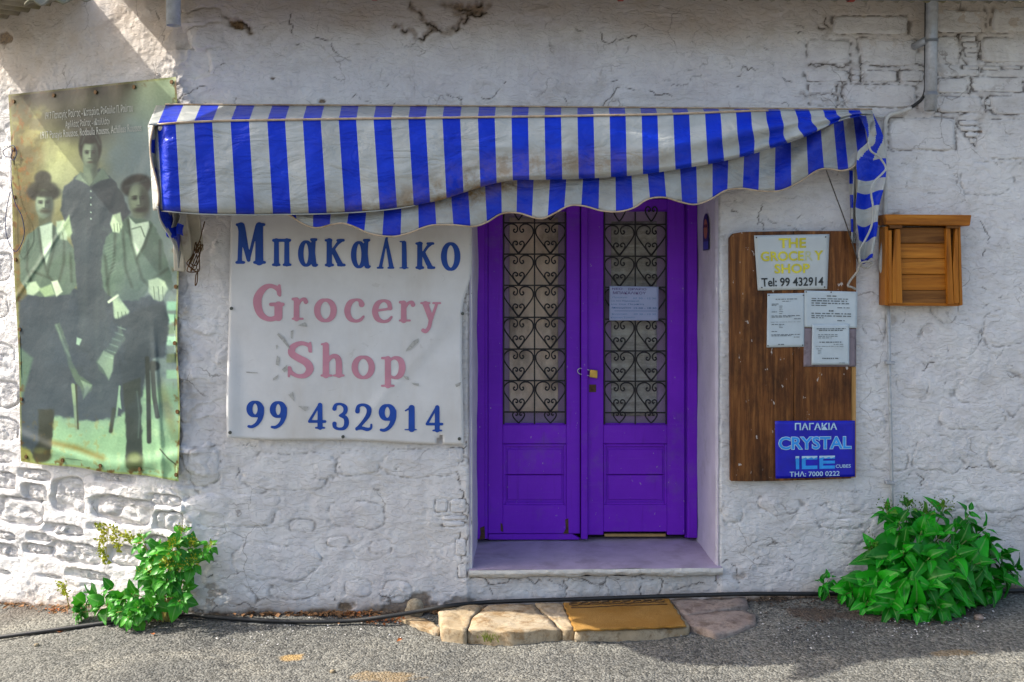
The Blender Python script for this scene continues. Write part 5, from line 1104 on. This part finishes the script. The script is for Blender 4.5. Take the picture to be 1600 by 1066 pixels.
put(.55*sst(-.4, .6, fbm(PX*.012, PY*.010, 3, 433))*sst(720, 640, PY)*sst(200, 320, PY)*sst(20, 60, PX)*.5, (92, 108, 118))
ring = np.minimum.reduce([UU, 1-UU, VV*2.1, (1-VV)*2.1]); put(sst(.014, .006, ring)*.6, (150, 150, 90)); put(sst(.2, .6, N2)*sst(.05, .0, ring)*.8, (104, 72, 26))
IM = 255*np.clip(IM/240*(1+.03*N3[..., None]), 0, 1)**1.30
def bprint():
    m = NM('printed_vinyl', .42, .4); _, c = m.attr('print'); g = m.mix(1, c, (.88, .92, .86), 'MULTIPLY'); m.col(g); m.bump(m.noise(9, 4, .55), .004); return m.m
V, F = sheet(lambda u, v: bpt(u, v), us, vs); F = np.array(F)
pr = mk('print', V, F, bprint(), bn, True)
a = pr.data.attributes.new('print', 'FLOAT_COLOR', 'POINT'); s = IM.reshape(-1, 3)/255; l_ = np.where(s <= .04045, s/12.92, ((s+.055)/1.055)**2.4)
a.data.foreach_set('color', np.concatenate([l_, np.ones((len(l_), 1))], 1).ravel().astype(np.float32))
V2, F2 = sheet(lambda u, v: bpt(u, v, -.002), np.linspace(0, 1, 40), np.linspace(0, 1, 70)); mk('backing', V2, F2, simple('banner_back', (.45, .45, .42), .6), bn, True)
M['caption'] = simple('white_caption', (.46, .48, .43), .5)
for body, q in [('1917 Παναγής Ρούσος - Κατερίνα, Ροδούλα Π. Ρούσου', (.215, .056, .74, .082)), ('Αχιλλέας Ρούσος - «Κουλλάς»', (.335, .085, .60, .108)), ('1917 Panayis Roussos, Rodoulla Rousos, Achilleas Roussos', (.185, .108, .79, .134))]:
    V, F = flat_text(body, .0); letters('caption', V, F, (lambda q: lambda u, v: bpt(q[0]+(q[2]-q[0])*u, q[3]+(q[1]-q[3])*v, .0035))(q), M['caption'], bn)
M['eyelet'] = simple('rusty_eyelet', (.12, .07, .03), .5, .4, 80, metal=.6)
for u, v in [(.03, .02), (.27, .015), (.52, .018), (.75, .015), (.975, .012), (.985, .19), (.98, .36), (.985, .52), (.985, .66), (.985, .83), (.98, .985), (.75, .985), (.5, .985), (.26, .985), (.03, .985), (.012, .83), (.015, .64), (.012, .45), (.015, .28), (.02, .15)]:
    c = bpt(u, v, .002); n_ = np.array([LN[0], LN[1], 0]); mk('eyelet', *tube([c, c+n_*.004], .011, 9, up=(0, 0, 1)), M['eyelet'], bn, smooth=False)
M['bluecord'] = simple('blue_cord', (.02, .035, .12), .6)
for lab, pts in [('dark blue cord loop at the upper left edge of the photograph banner', [(18, 246), (8, 244), (5, 236), (14, 230), (21, 228), (26, 238), (22, 250), (17, 246), (20, 234)]),
                 ('long thin blue cord hanging in a bow beside the left edge of the photograph banner', [(16, 300), (10, 330), (9, 360), (16, 384), (25, 393), (34, 380), (38, 362), (34, 338), (24, 318), (18, 290), (17, 250)])]:
    tag(mk('cord', *tube(crom([Pl(x, y, .062+.006*math.sin(i)) for i, (x, y) in enumerate(pts)], 6), .0022, 5), M['bluecord'], None, True), lab, 'cord')
# ------------------------------------------------------------------ downpipe, cables and conduit
dp = empty('downpipe', P(1455, 172, -.085)); tag(dp, 'galvanised downpipe ending high on the right wall, held out by a wall bracket', 'downpipe')
a_, b_ = P(1457.5, -60, -.085), P(1454, 173, -.085)
mk('pipe', *hollow([a_+(b_-a_)*t for t in (0, .5, 1)], .029, .003), M['galv'], dp, smooth=True)
for py in (64, 147):
    c = a_+(b_-a_)*((py+60)/233); mk('pipe_strap', *hollow([c+np.array([0, 0, -.008]), c+np.array([0, 0, .008])], .032, .0035), M['galv'], dp, smooth=True)
mk('bracket', *tube([P(1447, 63, -.075), P(1428, 73, -.0)], .019, 10), M['galv'], dp, smooth=True)
def cable(name, pts, r, mat, lab, parent=None):
    o = mk(name, *tube(crom(pts, 7), r, 7), M[mat], parent, True)
    if lab: tag(o, lab, 'cable')
    return o
cable('cable', [P(x, y, d) for x, y, d in [(1447.5, -60, -.06), (1447, 40, -.06), (1446.5, 110, -.06), (1446, 140, -.055), (1441, 154, -.045), (1431, 163, -.035), (1420, 170, -.03)]], .0085, 'rubber', 'thick dark cable running down beside the galvanised downpipe on the right wall')
cable('cable', [P(x, y, d) for x, y, d in [(1424, 169, -.035), (1405, 176, -.03), (1392, 179, -.03), (1385, 186, -.03), (1382.5, 200, -.03), (1382, 240, -.03), (1383, 290, -.03), (1382, 350, -.035), (1380, 380, -.04), (1376, 410, -.04), (1378, 424, -.035), (1382, 428, -.02)]], .011, 'whitecable', 'white painted cable bending down the wall between the hanging awning strip and the shutter box')
cable('cable', [P(x, y, -.022) for x, y in [(1364, 182), (1376, 183), (1384, 182)]]+[P(1400, 177, -.02)], .006, 'whitecable', 'short thin white cable crossing to the awning corner at the top of the wall')
cdt = empty('conduit', P(1394, 800, -.025)); tag(cdt, 'thin grey conduit running down the wall from shutter box to the right bush', 'conduit')
mk('pipe', *tube([P(1388, 478, -.026), P(1390, 600, -.026), P(1392.5, 700, -.026), P(1395, 900, -.026)], .0085, 8), simple('painted_conduit', (.40, .42, .43), .5, .2, 25, dirt=(.16, .12, .09), dscale=18, cover=.58), cdt, smooth=True)
for y in (567, 755): mk('clip', *plate([(1385, y-3), (1399, y-2), (1399, y+3), (1385, y+2)], -.039, .03, .002), M['galv'], cdt)
tag(mk('old_pipe_sleeve', *tube(crom([P(1390, 452, -.02), P(1389, 470, -.02), P(1388.5, 500, -.02), P(1388.5, 520, -.02)], 4), .012, 8), M['whitecable'], None, True), 'short whitewashed pipe sleeve where the conduit leaves the shutter box', 'pipe')

# ------------------------------------------------------------------ black hose along the foot of the wall
def on(px, py, h):
    p = G(px, py, h); p[1] = min(p[1], -.035); return p
hp = [on(x, y, .014) for x, y in [(-420, 1000), (-200, 988), (-60, 979), (0, 975), (60, 972), (110, 968), (170, 963), (230, 961), (290, 960), (330, 964), (400, 969), (470, 971.5), (540, 970.5)]]
hp += [Pz(x, y, z) for x, y, z in [(600, 964, -.005), (650, 956, .015), (700, 947, .040)]]+[P(x, y, -.07) for x, y in [(750, 942), (800, 939.5), (900, 936.5), (1000, 933), (1080, 930.5), (1180, 928)]]+[on(x, y, .02) for x, y in [(1300, 928), (1400, 925), (1520, 924), (1700, 921)]]
tag(mk('hose', *tube(crom(hp, 7), .0105, 9), M['rubber'], None, True), 'black hose lying along the foot of the wall from the left plant past the doorstep', 'hose')

# ------------------------------------------------------------------ doorstep of flagstones, mat, odd stones
def stonemat(name, c, c2, d):
    m = NM(name, .85, .2); f = m.noise(7, 6, .65); g = m.noise(40, 5, .65)
    cc = m.mix(m.ramp(f, [(.35, 0), (.65, 1)]), c, c2); cc = m.mix(m.math('MULTIPLY', m.ramp(m.noise(11, 7, .7), [(.50, 0), (.62, 1)]), .8), cc, d); cc = m.mix(m.math('MULTIPLY', m.ramp(m.noise(30, 5, .7), [(.55, 0), (.66, 1)]), .5), cc, tuple(v*.5 for v in d)); ck = m.ramp(m.noise(6, 7, .75, (1, 1, 1), 1.0), [(.485, 0), (.5, .45), (.515, 0)]); cc = m.mix(ck, cc, tuple(v*.4 for v in d))
    m.col(cc); n = m.bump(f, .008); m.bump(g, .003, 1, n); return m.m
M['flag'] = stonemat('honey_flagstone', (.36, .27, .16), (.46, .38, .27), (.25, .155, .07)); M['flag2'] = stonemat('pink_grey_flagstone', (.27, .21, .18), (.38, .31, .26), (.17, .12, .09))
ds = empty('doorstep', Pz(920, 985, -.04)); tag(ds, 'low doorstep of worn honey coloured flagstones laid below the purple door', 'doorstep')
def flag(pts, z, mat, seed, zb=-.09, rough=.008, par=ds, name='flagstone'):
    top = [Pz(a, b, z) for a, b in pts]; ring = []
    n = len(top)
    for i in range(n):
        a, b = top[i], top[(i+1) % n]; k = max(2, int(np.linalg.norm(b-a)/.025))
        for t in np.linspace(0, 1, k, endpoint=False):
            p = a+(b-a)*t; q = .004*pn(p[0]*40, p[1]*40, seed); ring.append(p+np.array([q, q, 0]))
    ring = np.array(ring); c = ring.mean(0); V = []; m = len(ring)
    def zz(p): return rough*float(fbm(p[0]*9, p[1]*9, 4, seed))+.002*float(fbm(p[0]*45, p[1]*45, 2, seed+1))
    for s_, dz in ((1.0, zb-z), (1.006, -.030), (1.002, -.006), (.992, -.0005), (.8, 0), (.55, 0), (.28, 0), (.02, 0)):
        for p in ring:
            q = c+(p-c)*s_; f = 0 if dz < -.04 else 1; jj = .006*pn(q[0]*25, (q[2]+dz)*60+q[1]*25, seed+2)*(dz < -.005)
            V.append((q[0]+jj, q[1]+jj*1.2, q[2]+dz+f*zz(q)))
    F = [(k*m+i, k*m+(i+1) % m, (k+1)*m+(i+1) % m, (k+1)*m+i) for k in range(7) for i in range(m)]
    F.append(tuple(range(7*m, 8*m)))
    return mk(name, V, F, mat, par, True)
flag([(686, 955), (700, 948), (756, 945), (752, 950), (737, 964), (729, 984), (690, 978)], .022, M['flag'], 500, rough=.012)
flag([(738.5, 965), (754, 951), (770, 945), (833, 943), (846, 956), (877, 983), (800, 988), (747, 984), (731, 983)], .020, M['flag'], 503)
flag([(836, 943), (879, 941), (884, 955), (897, 983), (880, 983.5), (848, 955)], .019, M['flag'], 506)
flag([(881, 940), (960, 937), (1044, 935), (1062, 957), (1077, 977), (1075, 981), (985, 985), (900, 986), (886, 955)], .019, M['flag'], 509)
flag([(1047, 936), (1165, 934), (1169, 945), (1140, 950), (1120, 953), (1075, 960), (1064, 957)], .021, M['flag2'], 512)
flag([(1067, 961), (1120, 954.5), (1165, 953), (1181, 960), (1181, 974), (1160, 982), (1118, 990), (1100, 984), (1078, 977)], .016, M['flag2'], 515, rough=.007)
tag(flag([(614, 962), (640, 961), (664, 966), (690, 982), (684, 988), (655, 979), (622, 966)], -.028, M['flag'], 520, par=None, name='paving_stone'), 'thin wedge of yellow paving stone left of the doorstep under the hose', 'stone')
def lump(name, c, r, seed, mat, lab=None, parent=None, sub=2):
    bm = bmesh.new(); bmesh.ops.create_icosphere(bm, subdivisions=sub, radius=1)
    V = np.array([v.co[:] for v in bm.verts]); F = [[v.index for v in f.verts] for f in bm.faces]; bm.free()
    nrm = 1+.22*fbm(V[:, 0]*1.7+V[:, 2], V[:, 1]*1.7-V[:, 2]*.6, 3, seed); V = np.sign(V)*np.abs(V)**.75*nrm[:, None]*np.array(r)+np.array(c)
    o = mk(name, V, F, mat, parent, True)
    if lab: tag(o, lab, 'stone')
    return o
M['block'] = stonemat('limestone_block', (.32, .26, .17), (.42, .36, .26), (.20, .15, .09))
p = G(650, 955); lump('loose_stone', (p[0], -.07, p[2]+.035), (.045, .03, .05), 530, M['block'], 'squarish yellow grey stone standing against the wall behind the hose')
p = G(1283, 990); lump('loose_stone', (G(1530, 968)[0], G(1530, 968)[1], G(1530, 968)[2]+.008), (.022, .018, .014), 533, M['flag2'], 'small dark stone lying on the road right of the big bush')
for k, (x, y, lab) in enumerate([(57, 1010, 'brown pebble on the road below the left plant'), (520, 1052, 'brown pebble at the bottom of the road left of centre')]):
    q = G(x, y); lump('loose_stone', (q[0], q[1], q[2]+.006), (.013, .011, .009), 540+k, M['block'], lab, sub=1)
def matmat():
    m = NM('coir', .95, .1); f = m.noise(5, 5, .6); g = m.noise(230, 3, .7)
    c = m.mix(m.ramp(f, [(.35, 0), (.65, 1)]), (.34, .17, .035), (.46, .26, .075)); c = m.mix(m.ramp(g, [(.35, .0), (.65, .55)]), c, (.20, .095, .02)); m.col(c); m.bump(g, .005); return m.m
M['coir'] = matmat(); M['matprint'] = simple('brown_mat_print', (.10, .055, .025), .95, .3, 90)
dm = empty('doormat', Pz(980, 960, .026)); tag(dm, 'worn orange brown coir doormat with faint scroll print on the doorstep', 'doormat')
mq = [np.array(Pz(*q, .034)) for q in [(880, 942), (1045, 935.5), (1073, 978), (898, 984)]]
def mt(u, v, lift=0): p = (mq[0]*(1-u)+mq[1]*u)*(1-v)+(mq[3]*(1-u)+mq[2]*u)*v; p[2] += .0016*float(fbm(u*6, v*5, 3, 551))+.001*float(fbm(u*60, v*40, 2, 552))+lift; return p
V, F = sheet(lambda u, v: mt(u+.006*math.sin(v*31)*abs(u-.5)*2, v+.008*math.sin(u*37)*abs(v-.5)*2), np.linspace(0, 1, 60), np.linspace(0, 1, 44)); mk('mat', *thick(V, F, (0, 0, -.009)), M['coir'], dm, True)
for k in range(9):
    u0 = .10+.1*k; pts = [mt(u0+.04*math.cos(t)*(1+.1*t), .10+.055*math.sin(t)*(.4+.12*t), .003) for t in np.linspace(0, 5.2, 16)]
    mk('scroll_print', *tube(pts, .0035, 4), M['matprint'], dm)
mk('border_print', *tube([mt(u, .22+.01*math.sin(u*9), .002) for u in np.linspace(.05, .95, 30)], .003, 4), M['matprint'], dm)

# ------------------------------------------------------------------ plants
def leafmat(name, c0, c1, tr=.18, rough=.36):
    m = NM(name, rough, .25); i = m.n('ObjectInfo').outputs['Random']; f = m.noise(18, 4, .6)
    c = m.mix(i, c0, c1); c = m.mix(m.math('MULTIPLY', f, .25), c, tuple(v*.5 for v in c0)); rb_, _ = m.attr('rib'); c = m.mix(m.math('MULTIPLY', m.ramp(rb_, [(.72, 0), (.92, 1)]), .5), c, (.22, .42, .12)); m.col(c); m.bump(m.noise(90, 3, .6), .0015)
    t = m.n('BsdfTranslucent'); m.l(c, t.inputs[0]); x = m.n('MixShader'); x.inputs[0].default_value = tr
    m.l(m.b.outputs[0], x.inputs[1]); m.l(t.outputs[0], x.inputs[2]); m.l(x.outputs[0], m.t.nodes['Material Output'].inputs[0]); return m.m
M['leaf'] = leafmat('bush_leaf', (.005, .13, .004), (.022, .43, .012)); M['leafy'] = leafmat('young_leaf', (.05, .22, .015), (.13, .33, .02))
M['leafl'] = leafmat('plant_leaf', (.025, .20, .014), (.07, .34, .02)); M['bud'] = leafmat('yellow_green_bud', (.26, .31, .012), (.46, .44, .03)); M['stem'] = simple('green_stem', (.14, .22, .05), .6, .2, 30); M['stemy'] = simple('yellowed_stem', (.34, .30, .08), .6, .2, 30)
def leaf_mesh(mat, wid=.30, droop=.35, fold=.22, seed=0, lobes=0.0):
    n = 7; V = []; F = []; r = random.Random(seed); tw = r.uniform(-.15, .15)
    for i in range(n+1):
        t = i/n; w_ = wid*(math.sin(math.pi*min(1, t**.72))**.9)*(1-.25*t)+(.012 if i < n else 0); w_ *= 1+lobes*(.5 if i % 2 else -.3)
        z = -droop*t*t+.10*t; sw = tw*t*t
        for s in (-1, -.5, 0, .5, 1): V.append((sw+s*w_, t*math.cos(droop*t*.5), z+fold*abs(s)*w_+.04*math.sin(9*t+2*s+seed)*abs(s)))
    for i in range(n):
        for k in range(4): a = i*5+k; F.append((a, a+1, a+6, a+5))
    me = mesh_of(V, F, mat, 'leaf'); a_ = me.attributes.new('rib', 'FLOAT', 'POINT'); a_.data.foreach_set('value', np.array([1.0 if k % 5 == 2 else 0.0 for k in range(len(V))], np.float32)); return me
def orient(d, n):
    y = Vector(d).normalized(); z = Vector(n); z = (z-y*z.dot(y)); z = z.normalized() if z.length > 1e-4 else y.orthogonal().normalized(); x = y.cross(z)
    return Matrix((x, y, z)).transposed().to_quaternion()
def bush(root, shoots, meshes, big, rnd, stem_mat, nl=7, bud=None, base=None, sr=.006, jit=.5):
    V0 = LOC[root.name]
    for (tip, out, size, isbud) in shoots:
        tip = np.array(tip, float); out = np.array(out, float); out /= np.linalg.norm(out); b0 = np.array(base(tip) if base else V0)
        mid = b0*.45+tip*.55-out*.05+np.array([0, 0, .03])
        axis_ = tip-mid; axis_ /= np.linalg.norm(axis_)+1e-9
        mk('stem', *tube(crom([b0, b0*.7+mid*.3+np.array([0, 0, .02]), mid, tip], 4), np.linspace(sr, sr*.45, 13), 6), stem_mat, root, True)
        up = np.array([0, 0, 1.0]); e1 = np.cross(out, up); e1 /= np.linalg.norm(e1)+1e-9; e2 = np.cross(e1, out)
        ph = rnd.uniform(0, 6.28)
        for k in range(nl):
            f = k/(nl-1); L = size*LS*(1.15-.75*f)*rnd.uniform(.8, 1.15); an = ph+k*2.3999+rnd.uniform(-.3, .3)
            rad = e1*math.cos(an)+e2*math.sin(an)
            d = rad*(1-.45*f)+out*(.35+.6*f)+np.array([0, -.12, -.62*(1-f)])+np.array([rnd.uniform(-1, 1) for _ in range(3)])*.18*jit*2
            nn_ = out*.75+up*.75-rad*.25+np.array([0, -.2, 0])+np.array([rnd.uniform(-1, 1) for _ in range(3)])*.3
            pos = tip-axis_*(1-f)*size*.9+rad*.012
            child('leaf', rnd.choice(meshes if not (isbud and f > .6) else big), pos, root, orient(d, nn_), L)
        if isbud and bud is not None:
            mb = MB()
            for k in range(60):
                c = tip+np.array([rnd.gauss(0, 1) for _ in range(3)])*size*.30+out*size*.22; L = size*rnd.uniform(.10, .22); d = np.array([rnd.uniform(-1, 1), rnd.uniform(-1, .2), rnd.uniform(-.3, 1)]); q = orient(d, (rnd.uniform(-1, 1), -1, rnd.uniform(0, 1)))
                vs_ = [q @ Vector(v)*L for v in ((0, 0, 0), (.34, .5, .1), (0, 1.1, 0), (-.34, .5, .1))]; mb.add([c+np.array(v) for v in vs_], [(0, 1, 2, 3)])
            tag(mb.make('flower_cluster', bud, root), kind='stuff')
rn = random.Random(21); LS = 1.45
LM = [leaf_mesh(M['leaf'], .32, .55, .45, s) for s in range(3)]+[leaf_mesh(M['leaf'], .31, .8, .5, 9), leaf_mesh(M['leaf'], .20, .35, .5, 11), leaf_mesh(M['leaf'], .33, 1.0, .4, 13)]
LY = [leaf_mesh(M['leafy'], .27, .25, .3, s) for s in (4, 5)]
bb = G(1440, 950); bb[1] = -.13
rb = empty('bush', bb); tag(rb, 'large bright green leafy bush growing at the foot of the right wall', 'bush')
sh_ = []
for (x, y, d, s, bd) in [(1385, 795, -.16, .062, 1), (1418, 788, -.15, .066, 1), (1448, 800, -.18, .07, 1), (1475, 792, -.13, .06, 1), (1500, 820, -.18, .075, 0), (1517, 800, -.12, .07, 0), (1540, 824, -.14, .085, 0), (1405, 815, -.22, .10, 0), (1440, 830, -.26, .11, 0), (1470, 835, -.27, .11, 0), (1510, 845, -.24, .11, 0), (1552, 850, -.18, .10, 0), (1575, 868, -.14, .085, 0), (1588, 890, -.16, .085, 0),
    (1362, 855, -.18, .062, 1), (1378, 872, -.26, .10, 0), (1412, 862, -.33, .125, 0), (1452, 872, -.38, .135, 0), (1495, 868, -.36, .13, 0), (1532, 880, -.30, .12, 0), (1565, 905, -.22, .10, 0), (1345, 910, -.26, .10, 0), (1375, 915, -.34, .115, 0), (1412, 905, -.40, .13, 0), (1450, 915, -.43, .135, 0), (1488, 908, -.42, .12, 0), (1520, 920, -.34, .11, 0), (1550, 925, -.26, .10, 0), (1322, 928, -.20, .07, 0), (1352, 945, -.33, .095, 0), (1392, 948, -.42, .11, 0), (1432, 955, -.46, .11, 0), (1468, 950, -.45, .105, 0), (1500, 945, -.38, .095, 0), (1420, 840, -.2, .10, 0), (1480, 888, -.3, .12, 0), (1430, 890, -.3, .12, 0)]:
    t = P(x, y, d); t[2] = max(t[2], float(road_z(t[0], t[1]))+.05); o_ = t-np.array([bb[0], -.02, .12]); o_[1] -= .12; sh_.append((t, o_, s, bd))
bush(rb, sh_, LM, LY, rn, M['stem'], 8, leafmat('bush_bud', (.05, .14, .012), (.20, .24, .02)), lambda t: np.array([bb[0]+(t[0]-bb[0])*.25, -.10+rn.uniform(-.04, .02), bb[2]]), .006)
# left plant
ll = [leaf_mesh(M['leafl'], .34, .35, .28, 20+s, .12) for s in range(3)]+[leaf_mesh(M['leafl'], .42, .5, .25, 31, .1)]
ly = [leaf_mesh(M['leafy'], .30, .25, .3, 41, .1)]
lb = G(258, 972); lb = np.array([lb[0], lb[1]+.02, lb[2]])
lp = empty('plant', lb); tag(lp, 'straggly green plant with yellow green flower heads growing at the left wall corner', 'plant')
sh_ = []
for (x, y, d, s, bd) in [(285, 828, -.10, .046, 1), (300, 850, -.12, .05, 1), (322, 858, -.15, .036, 1), (330, 850, -.16, .030, 1), (270, 850, -.12, .06, 1), (248, 855, -.12, .06, 0), (232, 868, -.12, .06, 0), (222, 838, -.10, .036, 1), (215, 848, -.09, .03, 1), (262, 878, -.16, .06, 1), (240, 892, -.16, .055, 1), (285, 885, -.17, .055, 1), (305, 875, -.17, .045, 1), (222, 893, -.13, .045, 1), (262, 905, -.18, .055, 0), (285, 920, -.18, .05, 0), (240, 915, -.16, .055, 0),
    (165, 920, -.10, .055, 0), (140, 930, -.10, .06, 0), (122, 945, -.14, .06, 0), (150, 948, -.18, .065, 0), (180, 935, -.16, .065, 0), (205, 928, -.18, .07, 0), (215, 950, -.26, .07, 0), (180, 958, -.24, .06, 0), (120, 958, -.18, .05, 0), (200, 965, -.28, .06, 0), (235, 950, -.22, .055, 0), (282, 938, -.20, .05, 0)]:
    r0 = Pl(x, y, .06-d*.75) if x < 285 else P(x, y, d); r0 = np.array(r0); r0[2] = max(r0[2], float(road_z(r0[0], r0[1]))+.035); o_ = r0-np.array([lb[0]-.02, lb[1]+.25, lb[2]+.05]); sh_.append((r0, o_, s, bd))
bush(lp, sh_, ll, ly, rn, M['stemy'], 10, M['bud'], lambda t: lb+np.array([(t[0]-lb[0])*(.30 if t[2] < lb[2]+.17 else .08), rn.uniform(-.03, .03), 0]), .005)
ap = [lb+np.array([0, 0, .0])]+[np.array(Pl(x, y, .12)) for x, y in [(250, 900), (232, 862), (215, 846), (190, 833), (170, 824), (155, 818)]]
mk('stem', *tube(crom(ap, 5), np.linspace(.005, .002, 31), 6), M['stemy'], lp, True)
for (x, y) in [(157, 822), (162, 832), (180, 828), (160, 845), (184, 855), (178, 842), (160, 862), (165, 875), (197, 838), (205, 842)]:
    c = np.array(Pl(x, y, .125)); mb = MB()
    for k in range(34):
        q = c+np.array([rn.gauss(0, .011), rn.gauss(0, .008), rn.gauss(0, .011)]); L = rn.uniform(.009, .02); rq = orient((rn.uniform(-1, 1), rn.uniform(-1, .3), rn.uniform(-.6, 1)), (rn.uniform(-.5, .5), -1, .6)); vs_ = [rq @ Vector(v)*L for v in ((0, 0, 0), (.36, .5, .1), (0, 1.1, 0), (-.36, .5, .1))]; mb.add([q+np.array(v) for v in vs_], [(0, 1, 2, 3)])
    tag(mb.make('flower_cluster', M['bud'], lp), kind='stuff')
    near_ = min(ap[1:], key=lambda a: np.linalg.norm(a-c)); mk('stem', *tube([near_, (near_+c)/2+np.array([0, 0, .006]), c], .0016, 5), M['stemy'], lp)
# yellow dead flower stalk further left, seedling by the bush, tuft on the step
yb = G(108, 952); yp = empty('dry_plant', yb); tag(yp, 'small dry yellow flower stalk at the foot of the left wall', 'plant')
mk('stem', *tube(crom([yb, np.array(Pl(106, 940, .08)), np.array(Pl(100, 912, .08))], 5), .003, 5), M['stemy'], yp, True)
mb = MB()
for k in range(120):
    t = rn.uniform(0, 1); q = np.array(Pl(94+9*t+rn.gauss(0, 3.5), 908+24*t, .08+rn.gauss(0, .01))); L = rn.uniform(.008, .018); rq = orient((rn.uniform(-1, 1), rn.uniform(-1, .3), rn.uniform(-.6, 1)), (rn.uniform(-.5, .5), -1, .6)); vs_ = [rq @ Vector(v)*L for v in ((0, 0, 0), (.3, .5, .1), (0, 1.1, 0), (-.3, .5, .1))]; mb.add([q+np.array(v) for v in vs_], [(0, 1, 2, 3)])
tag(mb.make('flower_head', M['bud'], yp), kind='stuff')
sb_ = G(1288, 928); sb_[1] = -.06; sd_ = empty('seedling', sb_); tag(sd_, 'small green seedling against the wall left of the big bush', 'seedling')
bush(sd_, [(P(1283, 910, -.10), (-.5, -1, .6), .045, 0), (P(1297, 903, -.08), (.4, -.8, .8), .036, 0), (P(1290, 915, -.12), (0, -1, .3), .04, 0)], LM, LY, rn, M['stem'], 5, None, None, .0025)
tb = Pz(775, 1000, -.03); tf = empty('grass_tuft', tb); tag(tf, 'little tuft of yellow green weed growing at the front edge of the doorstep', 'weed')
mb = MB()
for k in range(170):
    q = tb+np.array([rn.gauss(0, .028), rn.gauss(0, .012), 0]); h = rn.uniform(.02, .055); b2 = np.array([rn.gauss(0, .02), rn.uniform(-.03, .005), h]); sd = np.array([.0022, .0008, 0]); mb.add([q-sd, q+sd, q+b2*.6+sd*.7, q+b2, q+b2*.6-sd*.7], [(0, 1, 2, 3, 4)])
tag(mb.make('grass', leafmat('weed_grass', (.16, .24, .02), (.26, .30, .05)), tf), kind='stuff')

# ------------------------------------------------------------------ litter at the foot of the wall
def litter(name, mat, n, regions, L0, L1, lab=None, th=.0):
    mb = MB()
    for k in range(n):
        x, y, rx, ry = rn.choice(regions); q = G(x+rn.gauss(0, rx), y+rn.gauss(0, ry), .004)
        if q[1] > -.03 and q[0] > CX: q[1] = -.03-rn.uniform(0, .04)
        L = rn.uniform(L0, L1); rq = orient((rn.uniform(-1, 1), rn.uniform(-1, 1), rn.uniform(-.1, .4)), (rn.uniform(-.6, .6), rn.uniform(-.6, .6), 1)); w_ = rn.uniform(.25, .45)
        vs_ = [rq @ Vector(v)*L for v in ((0, -.5, .05), (w_, 0, .14), (0, .5, .0), (-w_, 0, .10))]; o_ = np.array([0, 0, rn.uniform(.002, .012)]); mb.add([q+o_+np.array(v) for v in vs_], [(0, 1, 2, 3)])
    return tag(mb.make(name, mat), kind='stuff')
M['dead'] = simple('dead_leaf', (.22, .11, .045), .8, .6, 60); M['deadr'] = simple('rusty_dead_leaf', (.34, .11, .03), .8, .5, 60); M['petal'] = simple('pale_flake', (.55, .53, .52), .8, .2, 60)
litter('leaf_litter', M['dead'], 420, [(540, 958, 28, 4), (500, 955, 20, 3), (560, 962, 25, 5), (90, 952, 22, 4), (20, 945, 15, 3), (430, 958, 30, 3), (690, 955, 8, 3)], .012, .034)
litter('rusty_leaf_litter', M['deadr'], 170, [(610, 970, 18, 3), (585, 972, 10, 3), (90, 955, 15, 3), (560, 950, 12, 4)], .010, .026)
litter('paint_flakes', M['petal'], 340, [(1460, 985, 60, 9), (1530, 965, 40, 10), (1250, 990, 60, 10), (1400, 990, 40, 6), (1220, 965, 25, 10), (430, 1000, 50, 10), (560, 985, 60, 12)], .004, .013)
litter('soil_crumbs', simple('soil_crumb', (.07, .05, .038), .95, .4, 60), 700, [(1270, 960, 28, 9), (1300, 945, 30, 6), (1430, 975, 60, 8), (660, 945, 40, 4), (350, 962, 60, 3), (1210, 940, 20, 6)], .006, .022)
for k, (x, y) in enumerate([(88, 987), (240, 992), (628, 998), (1195, 972)]):
    q = G(x, y, .006); L = .034 if k < 3 else .02; o = child('fallen_leaf', leaf_mesh(M['deadr'], .32, .3, .4, 60+k), q, None, orient((math.cos(k*2.1), math.sin(k*2.1), .05), (.2, -.2, 1)), L)
    tag(o, ['curled orange dead leaf on the road in front of the left plant, at its left', 'orange dead leaf on the road right below the left plant', 'small orange dead leaf on the road left of the doorstep', 'tiny orange dead leaf on the shaded road right of the doorstep'][k], 'leaf', 'dead leaves on the road')
